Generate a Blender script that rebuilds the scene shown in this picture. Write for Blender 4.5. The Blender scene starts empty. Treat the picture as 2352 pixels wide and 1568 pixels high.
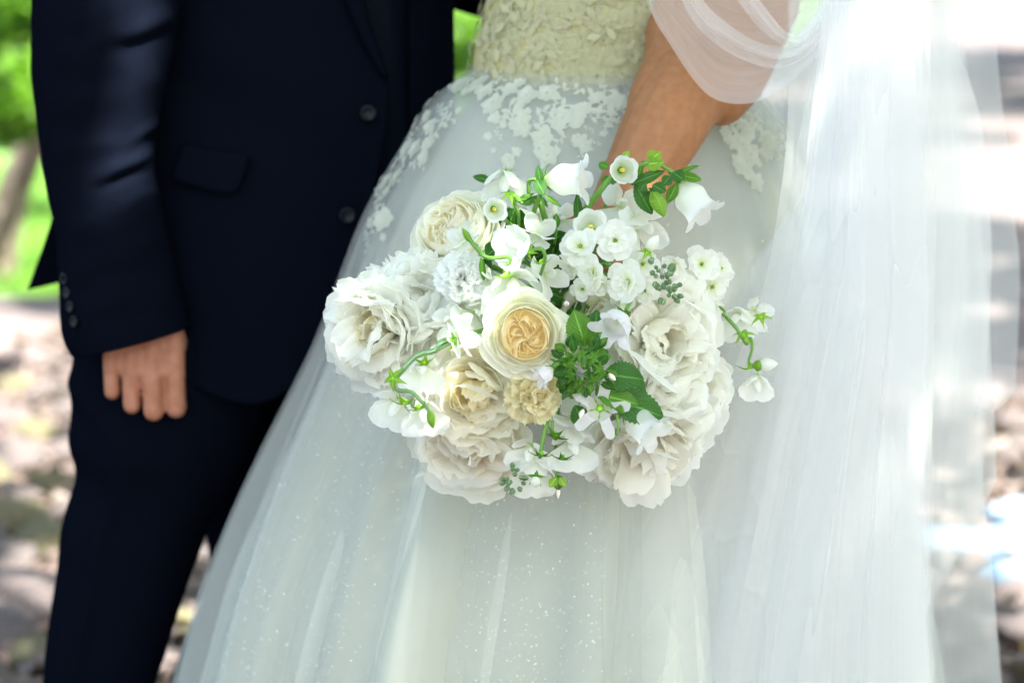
import bpy, bmesh, math, random
import numpy as np
from mathutils import Vector, Matrix, Quaternion, noise

R = math.radians
PI = math.pi
rng = random.Random(7)
scene = bpy.context.scene
COL = scene.collection

# ------------------------------------------------------------------ camera
VW, VH = 2352.0, 1568.0          # working picture units used for measuring
LENS, PITCH = 85.0, 9.0
FP = LENS / 36.0 * VW
CAM = Vector((0.0, -2.3, 1.164))
cd = bpy.data.cameras.new("camera")
cam = bpy.data.objects.new("camera", cd)
COL.objects.link(cam)
cam.location = CAM
cam.rotation_euler = (R(90 - PITCH), 0, 0)
cd.lens = LENS
cd.sensor_width = 36.0
cd.clip_start = 0.05
cd.clip_end = 500
cd.dof.use_dof = True
cd.dof.focus_distance = 2.24
cd.dof.aperture_fstop = 3.6
cd.dof.aperture_blades = 0
scene.camera = cam

# ------------------------------------------------------------------ sky, sun, exposure
SUN = Vector((0.38, -0.52, 0.92)).normalized()      # direction towards the sun
elev = math.asin(SUN.z)
w = bpy.data.worlds.new("World")
scene.world = w
w.use_nodes = True
wn = w.node_tree
bg = wn.nodes["Background"]
sky = wn.nodes.new("ShaderNodeTexSky")
sky.sky_type = 'NISHITA'
sky.sun_disc = False
sky.sun_elevation = elev
sky.sun_rotation = math.atan2(SUN.x, SUN.y)
sky.air_density = 1.0
sky.dust_density = 2.6
sky.ozone_density = 0.45
wn.links.new(sky.outputs[0], bg.inputs[0])
bg.inputs[1].default_value = 0.077
sd = bpy.data.lights.new("sun", 'SUN')
sd.energy = 5.0
sd.angle = R(0.53)
sd.color = (1.0, 0.97, 0.93)
so = bpy.data.objects.new("sun", sd)
COL.objects.link(so)
so.rotation_euler = SUN.to_track_quat('Z', 'Y').to_euler()
so.location = SUN * 30
scene.view_settings.view_transform = 'Standard'
scene.view_settings.look = 'None'
scene.view_settings.gamma = 1.0
scene.view_settings.exposure = 3.05
scene.view_settings.use_curve_mapping = False
# camera white balance set for green-blue open shade
scene.view_settings.use_white_balance = True
scene.view_settings.white_balance_temperature = 7000
scene.view_settings.white_balance_tint = -1
cy = scene.cycles
cy.max_bounces = 16
cy.diffuse_bounces = 12
cy.transmission_bounces = 8
cy.transparent_max_bounces = 24
cy.caustics_reflective = False
cy.caustics_refractive = False
cy.sample_clamp_indirect = 6.0
cy.use_denoising = True

# ------------------------------------------------------------------ measuring helpers
RIGHT = Vector((1, 0, 0))
FWD = Vector((0, math.cos(R(PITCH)), -math.sin(R(PITCH))))
UP = Vector((0, math.sin(R(PITCH)), math.cos(R(PITCH))))


def at(u, v, Y):
    """world point seen at picture place (u, v) on the upright plane y = Y"""
    d = FWD + RIGHT * ((u - VW / 2) / FP) + UP * ((VH / 2 - v) / FP)
    t = (Y - CAM.y) / d.y
    return CAM + d * t


def ground_at(u, v, z=0.0):
    d = FWD + RIGHT * ((u - VW / 2) / FP) + UP * ((VH / 2 - v) / FP)
    t = (z - CAM.z) / d.z
    return CAM + d * t


def mpp(Y):
    return (Y - CAM.y) / math.cos(R(PITCH)) / FP


def smooth(x):
    x = max(0.0, min(1.0, x))
    return x * x * (3 - 2 * x)


def nz(x, y=0.0, z=0.0):
    return noise.noise(Vector((x, y, z)))


# ------------------------------------------------------------------ object helpers
def tag(o, label=None, cat=None, group=None, kind=None):
    if label: o["label"] = label
    if cat: o["category"] = cat
    if group: o["group"] = group
    if kind: o["kind"] = kind
    return o


def mesh(name, verts, faces, mat=None, uvs=None, sm=True):
    me = bpy.data.meshes.new(name)
    me.from_pydata([tuple(v) for v in verts], [], faces)
    if uvs is not None:
        lay = me.uv_layers.new(name="UVMap")
        vi = np.empty(len(me.loops), dtype=np.int32)
        me.loops.foreach_get("vertex_index", vi)
        lay.data.foreach_set("uv", np.asarray(uvs, dtype=np.float32)[vi].ravel())
    if sm:
        me.polygons.foreach_set("use_smooth", [True] * len(me.polygons))
    if mat: me.materials.append(mat)
    me.update()
    return me


def link(name, me, parent=None, M=None):
    o = bpy.data.objects.new(name, me)
    COL.objects.link(o)
    if parent is not None:
        o.parent = parent
    if M is not None:
        o.matrix_basis = M
    return o


def empty(name, M):
    o = bpy.data.objects.new(name, None)
    o.empty_display_size = 0.02
    COL.objects.link(o)
    o.matrix_basis = M
    return o


def grid_faces(nu, nv, wrap=False):
    f = []
    for j in range(nv - 1):
        for i in range(nu if wrap else nu - 1):
            a = j * nu + i
            b = j * nu + (i + 1) % nu
            f.append((a, b, b + nu, a + nu))
    return f


class Acc:
    """collects pieces of one mesh"""
    def __init__(s):
        s.v, s.f, s.uv = [], [], []

    def add(s, v, f, uv=None, M=None):
        o = len(s.v)
        s.v += [tuple(M @ Vector(p)) if M is not None else tuple(p) for p in v]
        s.f += [tuple(i + o for i in q) for q in f]
        s.uv += list(uv) if uv is not None else [(0.5, 0.5)] * len(v)
        return s

    def mesh(s, name, mat, sm=True):
        return mesh(name, s.v, s.f, mat, s.uv, sm)


def tube_data(pts, rad, n=8, cap=True):
    pts = [Vector(p) for p in pts]
    if not hasattr(rad, '__len__'): rad = [rad] * len(pts)
    V, UV = [], []
    ref = Vector((0.31, 0.22, 0.93))
    for i, p in enumerate(pts):
        t = (pts[min(i + 1, len(pts) - 1)] - pts[max(i - 1, 0)]).normalized()
        a = t.cross(ref)
        if a.length < 1e-4: a = t.cross(Vector((1, 0, 0)))
        a.normalize()
        b = t.cross(a)
        ref = -a.cross(t) if False else ref
        for k in range(n):
            th = 2 * PI * k / n
            V.append(p + (a * math.cos(th) + b * math.sin(th)) * rad[i])
            UV.append((k / n, i / max(1, len(pts) - 1)))
    F = grid_faces(n, len(pts), True)
    if cap:
        F.append(tuple(range(n))[::-1])
        F.append(tuple(range((len(pts) - 1) * n, len(pts) * n)))
    return V, F, UV


def bez(p0, p1, p2, p3, n=10):
    out = []
    for i in range(n):
        t = i / (n - 1)
        out.append(p0 * (1 - t) ** 3 + p1 * (3 * t * (1 - t) ** 2) + p2 * (3 * t * t * (1 - t)) + p3 * t ** 3)
    return out


def spline(pts, n=20):
    """Catmull-Rom through points"""
    pts = [Vector(p) for p in pts]
    P = [pts[0] * 2 - pts[1]] + pts + [pts[-1] * 2 - pts[-2]]
    out = []
    m = len(pts) - 1
    for i in range(n):
        x = i / (n - 1) * m
        k = min(int(x), m - 1)
        t = x - k
        a, b, c, d = P[k], P[k + 1], P[k + 2], P[k + 3]
        out.append(0.5 * ((2 * b) + (c - a) * t + (2 * a - 5 * b + 4 * c - d) * t * t + (3 * b - a - 3 * c + d) * t ** 3))
    return out


def smooth_interp(x, xs, ys):
    """monotone-ish cubic through table"""
    xs = list(xs)
    if x <= xs[0]: return ys[0]
    if x >= xs[-1]: return ys[-1]
    k = 0
    while x > xs[k + 1]: k += 1
    h = xs[k + 1] - xs[k]
    t = (x - xs[k]) / h

    def slope(i):
        if i == 0: return (ys[1] - ys[0]) / (xs[1] - xs[0])
        if i == len(xs) - 1: return (ys[-1] - ys[-2]) / (xs[-1] - xs[-2])
        a = (ys[i] - ys[i - 1]) / (xs[i] - xs[i - 1])
        b = (ys[i + 1] - ys[i]) / (xs[i + 1] - xs[i])
        if a * b <= 0: return 0.0
        return 2 * a * b / (a + b)
    m0, m1 = slope(k) * h, slope(k + 1) * h
    t2, t3 = t * t, t ** 3
    return (2 * t3 - 3 * t2 + 1) * ys[k] + (t3 - 2 * t2 + t) * m0 + (-2 * t3 + 3 * t2) * ys[k + 1] + (t3 - t2) * m1


# ------------------------------------------------------------------ materials
MATS = {}


def nodemat(name):
    m = bpy.data.materials.new(name)
    m.use_nodes = True
    nt = m.node_tree
    nt.nodes.clear()
    out = nt.nodes.new("ShaderNodeOutputMaterial")
    return m, nt, out


def N(nt, t, **kw):
    n = nt.nodes.new(t)
    for k, v in kw.items():
        if isinstance(k, str) and hasattr(n, k): setattr(n, k, v)
    return n


def ramp(nt, stops, interp='LINEAR'):
    r = nt.nodes.new("ShaderNodeValToRGB")
    r.color_ramp.interpolation = interp
    e = r.color_ramp.elements
    while len(e) > 1: e.remove(e[-1])
    e[0].position, e[0].color = stops[0][0], (*stops[0][1], 1)
    for p, c in stops[1:]:
        x = e.new(p)
        x.color = (*c, 1)
    return r


def petal_mat(name, stops, trans=0.35, vein=0.25, rough=0.5, tcol=None):
    """thin petal: colour runs from claw to tip, light passes through"""
    m, nt, out = nodemat(name)
    L = nt.links.new
    uv = N(nt, "ShaderNodeTexCoord")
    sep = N(nt, "ShaderNodeSeparateXYZ")
    L(uv.outputs["UV"], sep.inputs[0])
    nse = N(nt, "ShaderNodeTexNoise")
    nse.inputs["Scale"].default_value = 55
    nse.inputs["Detail"].default_value = 3
    L(uv.outputs["Object"], nse.inputs["Vector"])
    add = N(nt, "ShaderNodeMath", operation='MULTIPLY_ADD')
    L(nse.outputs[0], add.inputs[0])
    add.inputs[1].default_value = 0.22
    sub = N(nt, "ShaderNodeMath", operation='SUBTRACT')
    L(sep.outputs[1], sub.inputs[0])
    sub.inputs[1].default_value = 0.11
    L(sub.outputs[0], add.inputs[2])
    rp = ramp(nt, stops)
    L(add.outputs[0], rp.inputs[0])
    # fine veins running lengthwise
    mp = N(nt, "ShaderNodeMapping")
    mp.inputs["Scale"].default_value = (34, 2.2, 1)
    L(uv.outputs["UV"], mp.inputs[0])
    vn = N(nt, "ShaderNodeTexNoise")
    vn.inputs["Scale"].default_value = 1.0
    vn.inputs["Detail"].default_value = 2
    L(mp.outputs[0], vn.inputs["Vector"])
    bp = N(nt, "ShaderNodeBump")
    bp.inputs["Strength"].default_value = vein
    bp.inputs["Distance"].default_value = 0.0012
    L(vn.outputs[0], bp.inputs["Height"])
    pr = N(nt, "ShaderNodeBsdfPrincipled")
    pr.inputs["Roughness"].default_value = rough
    pr.inputs["Specular IOR Level"].default_value = 0.25
    pr.inputs["Sheen Weight"].default_value = 0.15
    L(rp.outputs[0], pr.inputs["Base Color"])
    L(bp.outputs[0], pr.inputs["Normal"])
    tr = N(nt, "ShaderNodeBsdfTranslucent")
    L(rp.outputs[0], tr.inputs[0])
    mx = N(nt, "ShaderNodeMixShader")
    mx.inputs[0].default_value = trans
    L(pr.outputs[0], mx.inputs[1])
    L(tr.outputs[0], mx.inputs[2])
    L(mx.outputs[0], out.inputs[0])
    MATS[name] = m
    return m


def leaf_mat(name, dark, light, trans=0.3, spec=0.4):
    m, nt, out = nodemat(name)
    L = nt.links.new
    tc = N(nt, "ShaderNodeTexCoord")
    oi = N(nt, "ShaderNodeObjectInfo")
    nse = N(nt, "ShaderNodeTexNoise")
    nse.inputs["Scale"].default_value = 60
    nse.inputs["Detail"].default_value = 4
    L(tc.outputs["Object"], nse.inputs["Vector"])
    sep = N(nt, "ShaderNodeSeparateXYZ")
    L(tc.outputs["UV"], sep.inputs[0])
    # midrib and side veins
    ax = N(nt, "ShaderNodeMath", operation='SUBTRACT')
    L(sep.outputs[0], ax.inputs[0]); ax.inputs[1].default_value = 0.5
    ab = N(nt, "ShaderNodeMath", operation='ABSOLUTE')
    L(ax.outputs[0], ab.inputs[0])
    dv = N(nt, "ShaderNodeMath", operation='MULTIPLY_ADD')
    L(ab.outputs[0], dv.inputs[0]); dv.inputs[1].default_value = -0.9
    L(sep.outputs[1], dv.inputs[2])
    sn = N(nt, "ShaderNodeMath", operation='MULTIPLY')
    L(dv.outputs[0], sn.inputs[0]); sn.inputs[1].default_value = 46
    si = N(nt, "ShaderNodeMath", operation='SINE')
    L(sn.outputs[0], si.inputs[0])
    rib = ramp(nt, [(0.0, (1, 1, 1)), (0.025, (0.55, 0.55, 0.55)), (0.05, (0, 0, 0))])
    L(ab.outputs[0], rib.inputs[0])
    rp = ramp(nt, [(0.25, dark), (0.75, light)])
    L(nse.outputs[0], rp.inputs[0])
    mixc = N(nt, "ShaderNodeMix", data_type='RGBA')
    L(rib.outputs[0], mixc.inputs[0])
    L(rp.outputs[0], mixc.inputs[6])
    mixc.inputs[7].default_value = (*[min(1, c * 1.7 + 0.03) for c in light], 1)
    bp = N(nt, "ShaderNodeBump")
    bp.inputs["Strength"].default_value = 0.4
    bp.inputs["Distance"].default_value = 0.001
    L(si.outputs[0], bp.inputs["Height"])
    pr = N(nt, "ShaderNodeBsdfPrincipled")
    pr.inputs["Roughness"].default_value = 0.45
    pr.inputs["Specular IOR Level"].default_value = spec
    L(mixc.outputs[2], pr.inputs["Base Color"])
    L(bp.outputs[0], pr.inputs["Normal"])
    tr = N(nt, "ShaderNodeBsdfTranslucent")
    hs = N(nt, "ShaderNodeMix", data_type='RGBA', blend_type='MULTIPLY')
    hs.inputs[0].default_value = 1
    L(mixc.outputs[2], hs.inputs[6])
    hs.inputs[7].default_value = (1.5, 1.6, 0.7, 1)
    L(hs.outputs[2], tr.inputs[0])
    mx = N(nt, "ShaderNodeMixShader")
    mx.inputs[0].default_value = trans
    L(pr.outputs[0], mx.inputs[1])
    L(tr.outputs[0], mx.inputs[2])
    L(mx.outputs[0], out.inputs[0])
    MATS[name] = m
    return m


def simple_mat(name, c1, c2, scale=20, rough=0.6, bump=0.0, bscale=60, bdist=0.001, spec=0.5, sheen=0.0, coord="Object", metal=0.0, sss=0.0):
    m, nt, out = nodemat(name)
    L = nt.links.new
    tc = N(nt, "ShaderNodeTexCoord")
    nse = N(nt, "ShaderNodeTexNoise")
    nse.inputs["Scale"].default_value = scale
    nse.inputs["Detail"].default_value = 5
    L(tc.outputs[coord], nse.inputs["Vector"])
    rp = ramp(nt, [(0.3, c1), (0.7, c2)])
    L(nse.outputs[0], rp.inputs[0])
    pr = N(nt, "ShaderNodeBsdfPrincipled")
    pr.inputs["Roughness"].default_value = rough
    pr.inputs["Specular IOR Level"].default_value = spec
    pr.inputs["Sheen Weight"].default_value = sheen
    pr.inputs["Metallic"].default_value = metal
    if sss:
        pr.inputs["Subsurface Weight"].default_value = sss
        pr.inputs["Subsurface Radius"].default_value = (0.009, 0.004, 0.002)
        pr.inputs["Subsurface Scale"].default_value = 0.6
    L(rp.outputs[0], pr.inputs["Base Color"])
    if bump:
        n2 = N(nt, "ShaderNodeTexNoise")
        n2.inputs["Scale"].default_value = bscale
        n2.inputs["Detail"].default_value = 4
        L(tc.outputs[coord], n2.inputs["Vector"])
        bp = N(nt, "ShaderNodeBump")
        bp.inputs["Strength"].default_value = bump
        bp.inputs["Distance"].default_value = bdist
        L(n2.outputs[0], bp.inputs["Height"])
        L(bp.outputs[0], pr.inputs["Normal"])
    L(pr.outputs[0], out.inputs[0])
    MATS[name] = m
    return m


def tulle_mat(name, col, alpha, streak=0.25, trans=0.45, glow=None):
    """sheer net: part of the light goes straight through, the rest is scattered"""
    m, nt, out = nodemat(name)
    L = nt.links.new
    tc = N(nt, "ShaderNodeTexCoord")
    mp = N(nt, "ShaderNodeMapping")
    mp.inputs["Scale"].default_value = (26, 0.7, 1)
    L(tc.outputs["UV"], mp.inputs[0])
    nse = N(nt, "ShaderNodeTexNoise")
    nse.inputs["Scale"].default_value = 1
    nse.inputs["Detail"].default_value = 1.5
    L(mp.outputs[0], nse.inputs["Vector"])
    m2 = N(nt, "ShaderNodeMath", operation='MULTIPLY_ADD', use_clamp=True)
    L(nse.outputs[0], m2.inputs[0]); m2.inputs[1].default_value = streak * 2
    m2.inputs[2].default_value = alpha - streak
    df = N(nt, "ShaderNodeBsdfDiffuse")
    df.inputs[0].default_value = (*col, 1)
    tr = N(nt, "ShaderNodeBsdfTranslucent")
    tr.inputs[0].default_value = (*col, 1)
    sc = N(nt, "ShaderNodeMixShader")
    sc.inputs[0].default_value = trans
    L(df.outputs[0], sc.inputs[1]); L(tr.outputs[0], sc.inputs[2])
    tp = N(nt, "ShaderNodeBsdfTransparent")
    mx = N(nt, "ShaderNodeMixShader")
    L(m2.outputs[0], mx.inputs[0])
    L(tp.outputs[0], mx.inputs[1]); L(sc.outputs[0], mx.inputs[2])
    L(mx.outputs[0], out.inputs[0])
    MATS[name] = m
    return m


WHITE = (0.93, 0.94, 0.90)
petal_mat("peony_white", [(0.0, (0.92, 0.88, 0.66)), (0.35, (0.95, 0.945, 0.84)), (0.7, (0.955, 0.955, 0.90)), (1.0, (0.955, 0.96, 0.92))], trans=0.64)
petal_mat("peony_cream_heart", [(0.0, (0.92, 0.76, 0.40)), (0.5, (0.94, 0.86, 0.60)), (1.0, (0.94, 0.91, 0.76))], trans=0.64)
petal_mat("peony_cream", [(0.0, (0.94, 0.84, 0.54)), (0.4, (0.95, 0.91, 0.75)), (1.0, (0.95, 0.945, 0.87))], trans=0.64)
petal_mat("peony_blush", [(0.0, (0.95, 0.62, 0.38)), (0.4, (0.955, 0.82, 0.66)), (0.75, (0.955, 0.93, 0.84)), (1.0, (0.955, 0.945, 0.89))], trans=0.64)
petal_mat("peony_blush_pale", [(0.0, (0.95, 0.84, 0.62)), (0.4, (0.955, 0.92, 0.83)), (1.0, (0.955, 0.95, 0.90))], trans=0.64)
petal_mat("rose_outer", [(0.0, (0.84, 0.89, 0.62)), (0.4, (0.945, 0.94, 0.82)), (1.0, (0.955, 0.95, 0.87))], trans=0.52)
petal_mat("rose_heart", [(0.0, (0.97, 0.80, 0.42)), (0.45, (0.97, 0.87, 0.57)), (0.85, (0.97, 0.91, 0.68)), (1.0, (0.97, 0.94, 0.78))], trans=0.62)
petal_mat("rose_pale_heart", [(0.0, (0.955, 0.88, 0.66)), (0.5, (0.955, 0.92, 0.77)), (1.0, (0.955, 0.945, 0.86))], trans=0.64)
petal_mat("carnation", [(0.0, (0.84, 0.76, 0.40)), (0.5, (0.92, 0.85, 0.56)), (1.0, (0.93, 0.89, 0.67))], trans=0.64, rough=0.7)
petal_mat("sweet_pea", [(0.0, (0.78, 0.86, 0.56)), (0.3, (0.92, 0.94, 0.86)), (1.0, (0.94, 0.95, 0.94))], trans=0.64, vein=0.35)
petal_mat("stock", [(0.0, (0.56, 0.70, 0.20)), (0.22, (0.88, 0.91, 0.70)), (0.5, (0.93, 0.94, 0.88)), (1.0, (0.94, 0.95, 0.93))], trans=0.64)
petal_mat("bell", [(0.0, (0.70, 0.80, 0.36)), (0.25, (0.91, 0.94, 0.82)), (0.6, (0.93, 0.95, 0.92)), (1.0, (0.94, 0.95, 0.94))], trans=0.64, rough=0.4)
petal_mat("bell_lilac", [(0.0, (0.80, 0.83, 0.66)), (0.4, (0.92, 0.90, 0.92)), (1.0, (0.93, 0.91, 0.95))], trans=0.64, rough=0.4)
leaf_mat("leaf_dark", (0.018, 0.080, 0.012), (0.055, 0.185, 0.022))
leaf_mat("leaf_mid", (0.05, 0.155, 0.012), (0.125, 0.295, 0.03))
leaf_mat("leaf_lime", (0.16, 0.34, 0.03), (0.32, 0.50, 0.07), trans=0.4)
leaf_mat("stem_green", (0.09, 0.26, 0.04), (0.20, 0.40, 0.08), trans=0.1)
leaf_mat("stem_sage", (0.14, 0.30, 0.12), (0.26, 0.42, 0.20), trans=0.1)
leaf_mat("bud_sage", (0.09, 0.18, 0.09), (0.22, 0.33, 0.15), trans=0.1)
simple_mat("stamen_yellow", (0.75, 0.55, 0.03), (0.85, 0.72, 0.10), 300, 0.7)
simple_mat("bud_pink", (0.72, 0.60, 0.52), (0.82, 0.74, 0.68), 200, 0.6)
simple_mat("suit_navy", (0.0019, 0.0028, 0.0060), (0.0036, 0.0048, 0.0098), 900, 0.75, bump=0.6, bscale=1100, bdist=0.0006, spec=0.0, sheen=0.0)
simple_mat("shirt_navy", (0.0018, 0.0036, 0.0080), (0.0028, 0.0050, 0.0108), 700, 0.6, bump=0.2, bscale=1200, bdist=0.0003, spec=0.03, sheen=0.0)
simple_mat("lining_black", (0.002, 0.002, 0.003), (0.003, 0.003, 0.004), 50, 0.8, spec=0.1)
simple_mat("button_horn", (0.002, 0.0026, 0.006), (0.005, 0.006, 0.013), 120, 0.35, spec=0.16)
simple_mat("skin_groom", (0.34, 0.140, 0.080), (0.44, 0.195, 0.128), 80, 0.55, bump=0.7, bscale=300, bdist=0.0009, spec=0.3, sss=0.12)
simple_mat("skin_bride", (0.285, 0.120, 0.046), (0.345, 0.155, 0.068), 110, 0.55, bump=0.35, bscale=420, bdist=0.0007, spec=0.3, sss=0.12)
simple_mat("nail_pink", (0.62, 0.38, 0.32), (0.68, 0.44, 0.38), 50, 0.25)
simple_mat("bodice_cream", (0.41, 0.38, 0.17), (0.48, 0.44, 0.22), 60, 0.7, bump=0.4, bscale=220, bdist=0.002, sheen=0.05)
simple_mat("lining_ivory", (0.61, 0.615, 0.525), (0.655, 0.66, 0.565), 8, 0.7, bump=0.1, bscale=60, bdist=0.002, sheen=0.2)
tulle_mat("lace_white", (0.74, 0.755, 0.66), 0.62, streak=0.12, trans=0.35)
tulle_mat("lace_cream", (0.60, 0.585, 0.38), 0.80, streak=0.10, trans=0.3)
simple_mat("hair_brown", (0.05, 0.03, 0.018), (0.10, 0.06, 0.035), 60, 0.5)
simple_mat("sequin", (0.92, 0.92, 0.95), (0.96, 0.96, 0.98), 50, 0.25, metal=0.15)
tulle_mat("tulle_skirt", (0.66, 0.68, 0.62), 0.42, streak=0.04)
tulle_mat("tulle_over", (0.68, 0.70, 0.67), 0.27, streak=0.04)
tulle_mat("veil_soft", (0.88, 0.89, 0.89), 0.42, streak=0.015)
tulle_mat("veil_fine", (0.88, 0.89, 0.90), 0.32, streak=0.015)
tulle_mat("veil_thin", (0.88, 0.89, 0.90), 0.20, streak=0.015)
tulle_mat("veil_swag", (0.92, 0.92, 0.93), 0.33, streak=0.05)
simple_mat("bark", (0.10, 0.075, 0.055), (0.24, 0.19, 0.15), 14, 0.9, bump=0.8, bscale=30, bdist=0.02)
simple_mat("rock_grey", (0.0308, 0.0238, 0.0273), (0.1584, 0.1232, 0.1276), 14, 0.85, bump=0.7, bscale=30, bdist=0.012)
simple_mat("rock_moss", (0.0528, 0.0528, 0.0123), (0.1496, 0.1232, 0.088), 11, 0.9, bump=0.6, bscale=30, bdist=0.01)
simple_mat("rock_blue", (0.09, 0.14, 0.22), (0.20, 0.26, 0.34), 12, 0.7, bump=0.3, bscale=30, bdist=0.005)
simple_mat("ground_soil", (0.0229, 0.0167, 0.0194), (0.132, 0.1012, 0.1074), 7, 0.95, bump=0.8, bscale=20, bdist=0.03)
simple_mat("path_gravel", (0.0792, 0.0581, 0.0634), (0.1584, 0.1232, 0.1294), 3.0, 0.95, bump=0.6, bscale=40, bdist=0.02)
simple_mat("lawn_soil", (0.05, 0.12, 0.02), (0.11, 0.22, 0.035), 3.0, 0.95)
leaf_mat("tree_leaf", (0.030, 0.095, 0.008), (0.11, 0.215, 0.02), trans=0.55)
leaf_mat("grass_blade", (0.05, 0.125, 0.014), (0.12, 0.235, 0.035), trans=0.35)
leaf_mat("dry_leaf", (0.06, 0.039, 0.038), (0.17, 0.124, 0.117), trans=0.2)

# ================================================================== SETTING
def plane_sheet(name, x0, x1, y0, y1, z, mat, n=2, wob=0.0, seed=0):
    V, UV = [], []
    for j in range(n):
        for i in range(n):
            x = x0 + (x1 - x0) * i / (n - 1)
            y = y0 + (y1 - y0) * j / (n - 1)
            V.append((x, y, z + wob * nz(x * 0.7 + seed, y * 0.7)))
            UV.append((i / (n - 1), j / (n - 1)))
    return link(name, mesh(name, V, grid_faces(n, n), MATS[mat], UV))


tag(plane_sheet("ground", -90, 90, -40, 160, -0.02, "ground_soil", 2), kind="structure")


def patch(name, pts, z, mat):
    V = [(p[0], p[1], z) for p in pts]
    o = link(name, mesh(name, V, [tuple(range(len(V)))], MATS[mat], [(p[0], p[1]) for p in pts], False))
    return tag(o, kind="structure")


# lawn on the left and far side, pale gravel path on the right
lawn_edge = [ground_at(-900, 560), ground_at(-200, 650), ground_at(0, 672), ground_at(120, 668), ground_at(300, 640),
             ground_at(700, 560), ground_at(1100, 400), ground_at(1500, 250), ground_at(1800, 120), ground_at(1900, 20)]
patch("lawn", [(p.x, p.y) for p in lawn_edge] + [(30, 150), (-60, 150), (-60, 30)], -0.012, "lawn_soil")
path_edge = [ground_at(-900, 600), ground_at(-200, 690), ground_at(60, 692), ground_at(300, 668), ground_at(700, 600), ground_at(1100, 440),
             ground_at(1560, 262), ground_at(1850, 130), ground_at(1960, 25), ground_at(2900, 25), ground_at(3100, 300), ground_at(2900, 620),
             ground_at(2300, 930), ground_at(1500, 930), ground_at(700, 840), ground_at(100, 830), ground_at(-900, 760)]
patch("path", [(p.x, p.y) for p in path_edge], -0.008, "path_gravel")

# grass blades standing on the lawn
acc = Acc()
g = random.Random(3)
for i in range(9000):
    u = g.uniform(-250, 420) if i < 7000 else g.uniform(950, 1150)
    v = 380 + 290 * g.random() ** 0.8 if i < 7000 else g.uniform(20, 330)
    p = ground_at(u, v)
    h = g.uniform(0.04, 0.10)
    a = g.uniform(0, 2 * PI)
    dx, dy = math.cos(a) * 0.006, math.sin(a) * 0.006
    lx, ly = g.uniform(-.03, .03), g.uniform(-.03, .03)
    acc.add([(p.x - dx, p.y - dy, -0.012), (p.x + dx, p.y + dy, -0.012), (p.x + lx, p.y + ly, h)], [(0, 1, 2)], [(0.3, 0), (0.7, 0), (0.5, 1)])
tag(link("grass", acc.mesh("grass", MATS["grass_blade"], False)), "short bright green grass of the lawn", "grass", kind="stuff")

# dry leaves and chips strewn over the soil
acc = Acc()
for i in range(5200):
    side = g.random()
    if side < 0.6: u, v = g.uniform(-200, 560), g.uniform(760, 1900)
    else: u, v = g.uniform(1900, 2600), g.uniform(900, 1900)
    p = ground_at(u, v)
    s = g.uniform(0.015, 0.045)
    M = Matrix.Translation((p.x, p.y, g.uniform(-0.012, 0.03))) @ Matrix.Rotation(g.uniform(0, 6.3), 4, 'Z') @ Matrix.Rotation(g.gauss(0, .35), 4, 'X') @ Matrix.Rotation(g.gauss(0, .35), 4, 'Y')
    acc.add([(-s, 0, 0), (-s * .2, -s * .5, s * .15), (s, 0, s * .1), (-s * .1, s * .5, s * .2)], [(0, 1, 2), (0, 2, 3)], [(0.5, 0), (0.9, .5), (0.5, 1), (0.1, .5)], M)
tag(link("leaf_litter", acc.mesh("leaf_litter", MATS["dry_leaf"], False)), "dry brown leaves and bark chips strewn on the soil", "leaf litter", kind="stuff")


def rock_mesh(seed, sx, sy, sz):
    bm = bmesh.new()
    bmesh.ops.create_icosphere(bm, subdivisions=3, radius=1.0)
    for v in bm.verts:
        d = 1 + 0.28 * nz(v.co.x * 1.3 + seed * 7, v.co.y * 1.3, v.co.z * 1.3) + 0.12 * nz(v.co.x * 3 + seed, v.co.y * 3, v.co.z * 3)
        v.co = Vector((v.co.x * sx, v.co.y * sy, v.co.z * sz)) * d
    me = bpy.data.meshes.new("rock")
    bm.to_mesh(me)
    bm.free()
    me.polygons.foreach_set("use_smooth", [True] * len(me.polygons))
    return me


ROCKS = [rock_mesh(i, 1, rng.uniform(.7, 1), rng.uniform(.5, .75)) for i in range(5)]
ROCKS_G = []
for me in ROCKS:
    me.materials.append(MATS["rock_grey"])
    m2 = me.copy(); m2.materials.clear(); m2.materials.append(MATS["rock_moss"]); ROCKS_G.append(m2)
rock_spots = [(60, 1420, .11, 0), (105, 1265, .075, 1), (20, 1215, .08, 1), (40, 1085, .085, 0), (118, 1130, .06, 1), (80, 1010, .065, 1), (10, 985, .08, 0),
              (140, 960, .05, 0), (100, 925, .06, 0), (35, 905, .06, 1), (-30, 1330, .10, 0), (-60, 1120, .09, 1), (150, 1190, .05, 0), (-20, 1510, .09, 0),
              (75, 1530, .06, 1), (130, 1510, .05, 0), (455, 1300, .05, 0), (440, 1370, .04, 0), (425, 1460, .05, 1), (385, 1540, .045, 0), (470, 1250, .045, 0), (150, 1050, .055, 0), (60, 1160, .045, 0)]
for i, (u, v, s, mk) in enumerate(rock_spots):
    p = ground_at(u, v)
    o = link("stone", (ROCKS_G if mk else ROCKS)[i % 5], None, Matrix.Translation((p.x, p.y, s * .28)) @ Matrix.Rotation(i * 1.7, 4, 'Z') @ Matrix.Diagonal((s, s, s, 1)))
    lab = ("rounded pale stone seen between the legs of the dark trousers" if u > 300 else
           ("blurred stone with yellow-green moss in the heap left of the trousers" if mk else "blurred bare pinkish-grey stone in the heap left of the trousers"))
    tag(o, lab, "stone", "stones seen between the legs" if u > 300 else ("mossy stones of the heap" if mk else "bare stones of the heap"))
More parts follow.
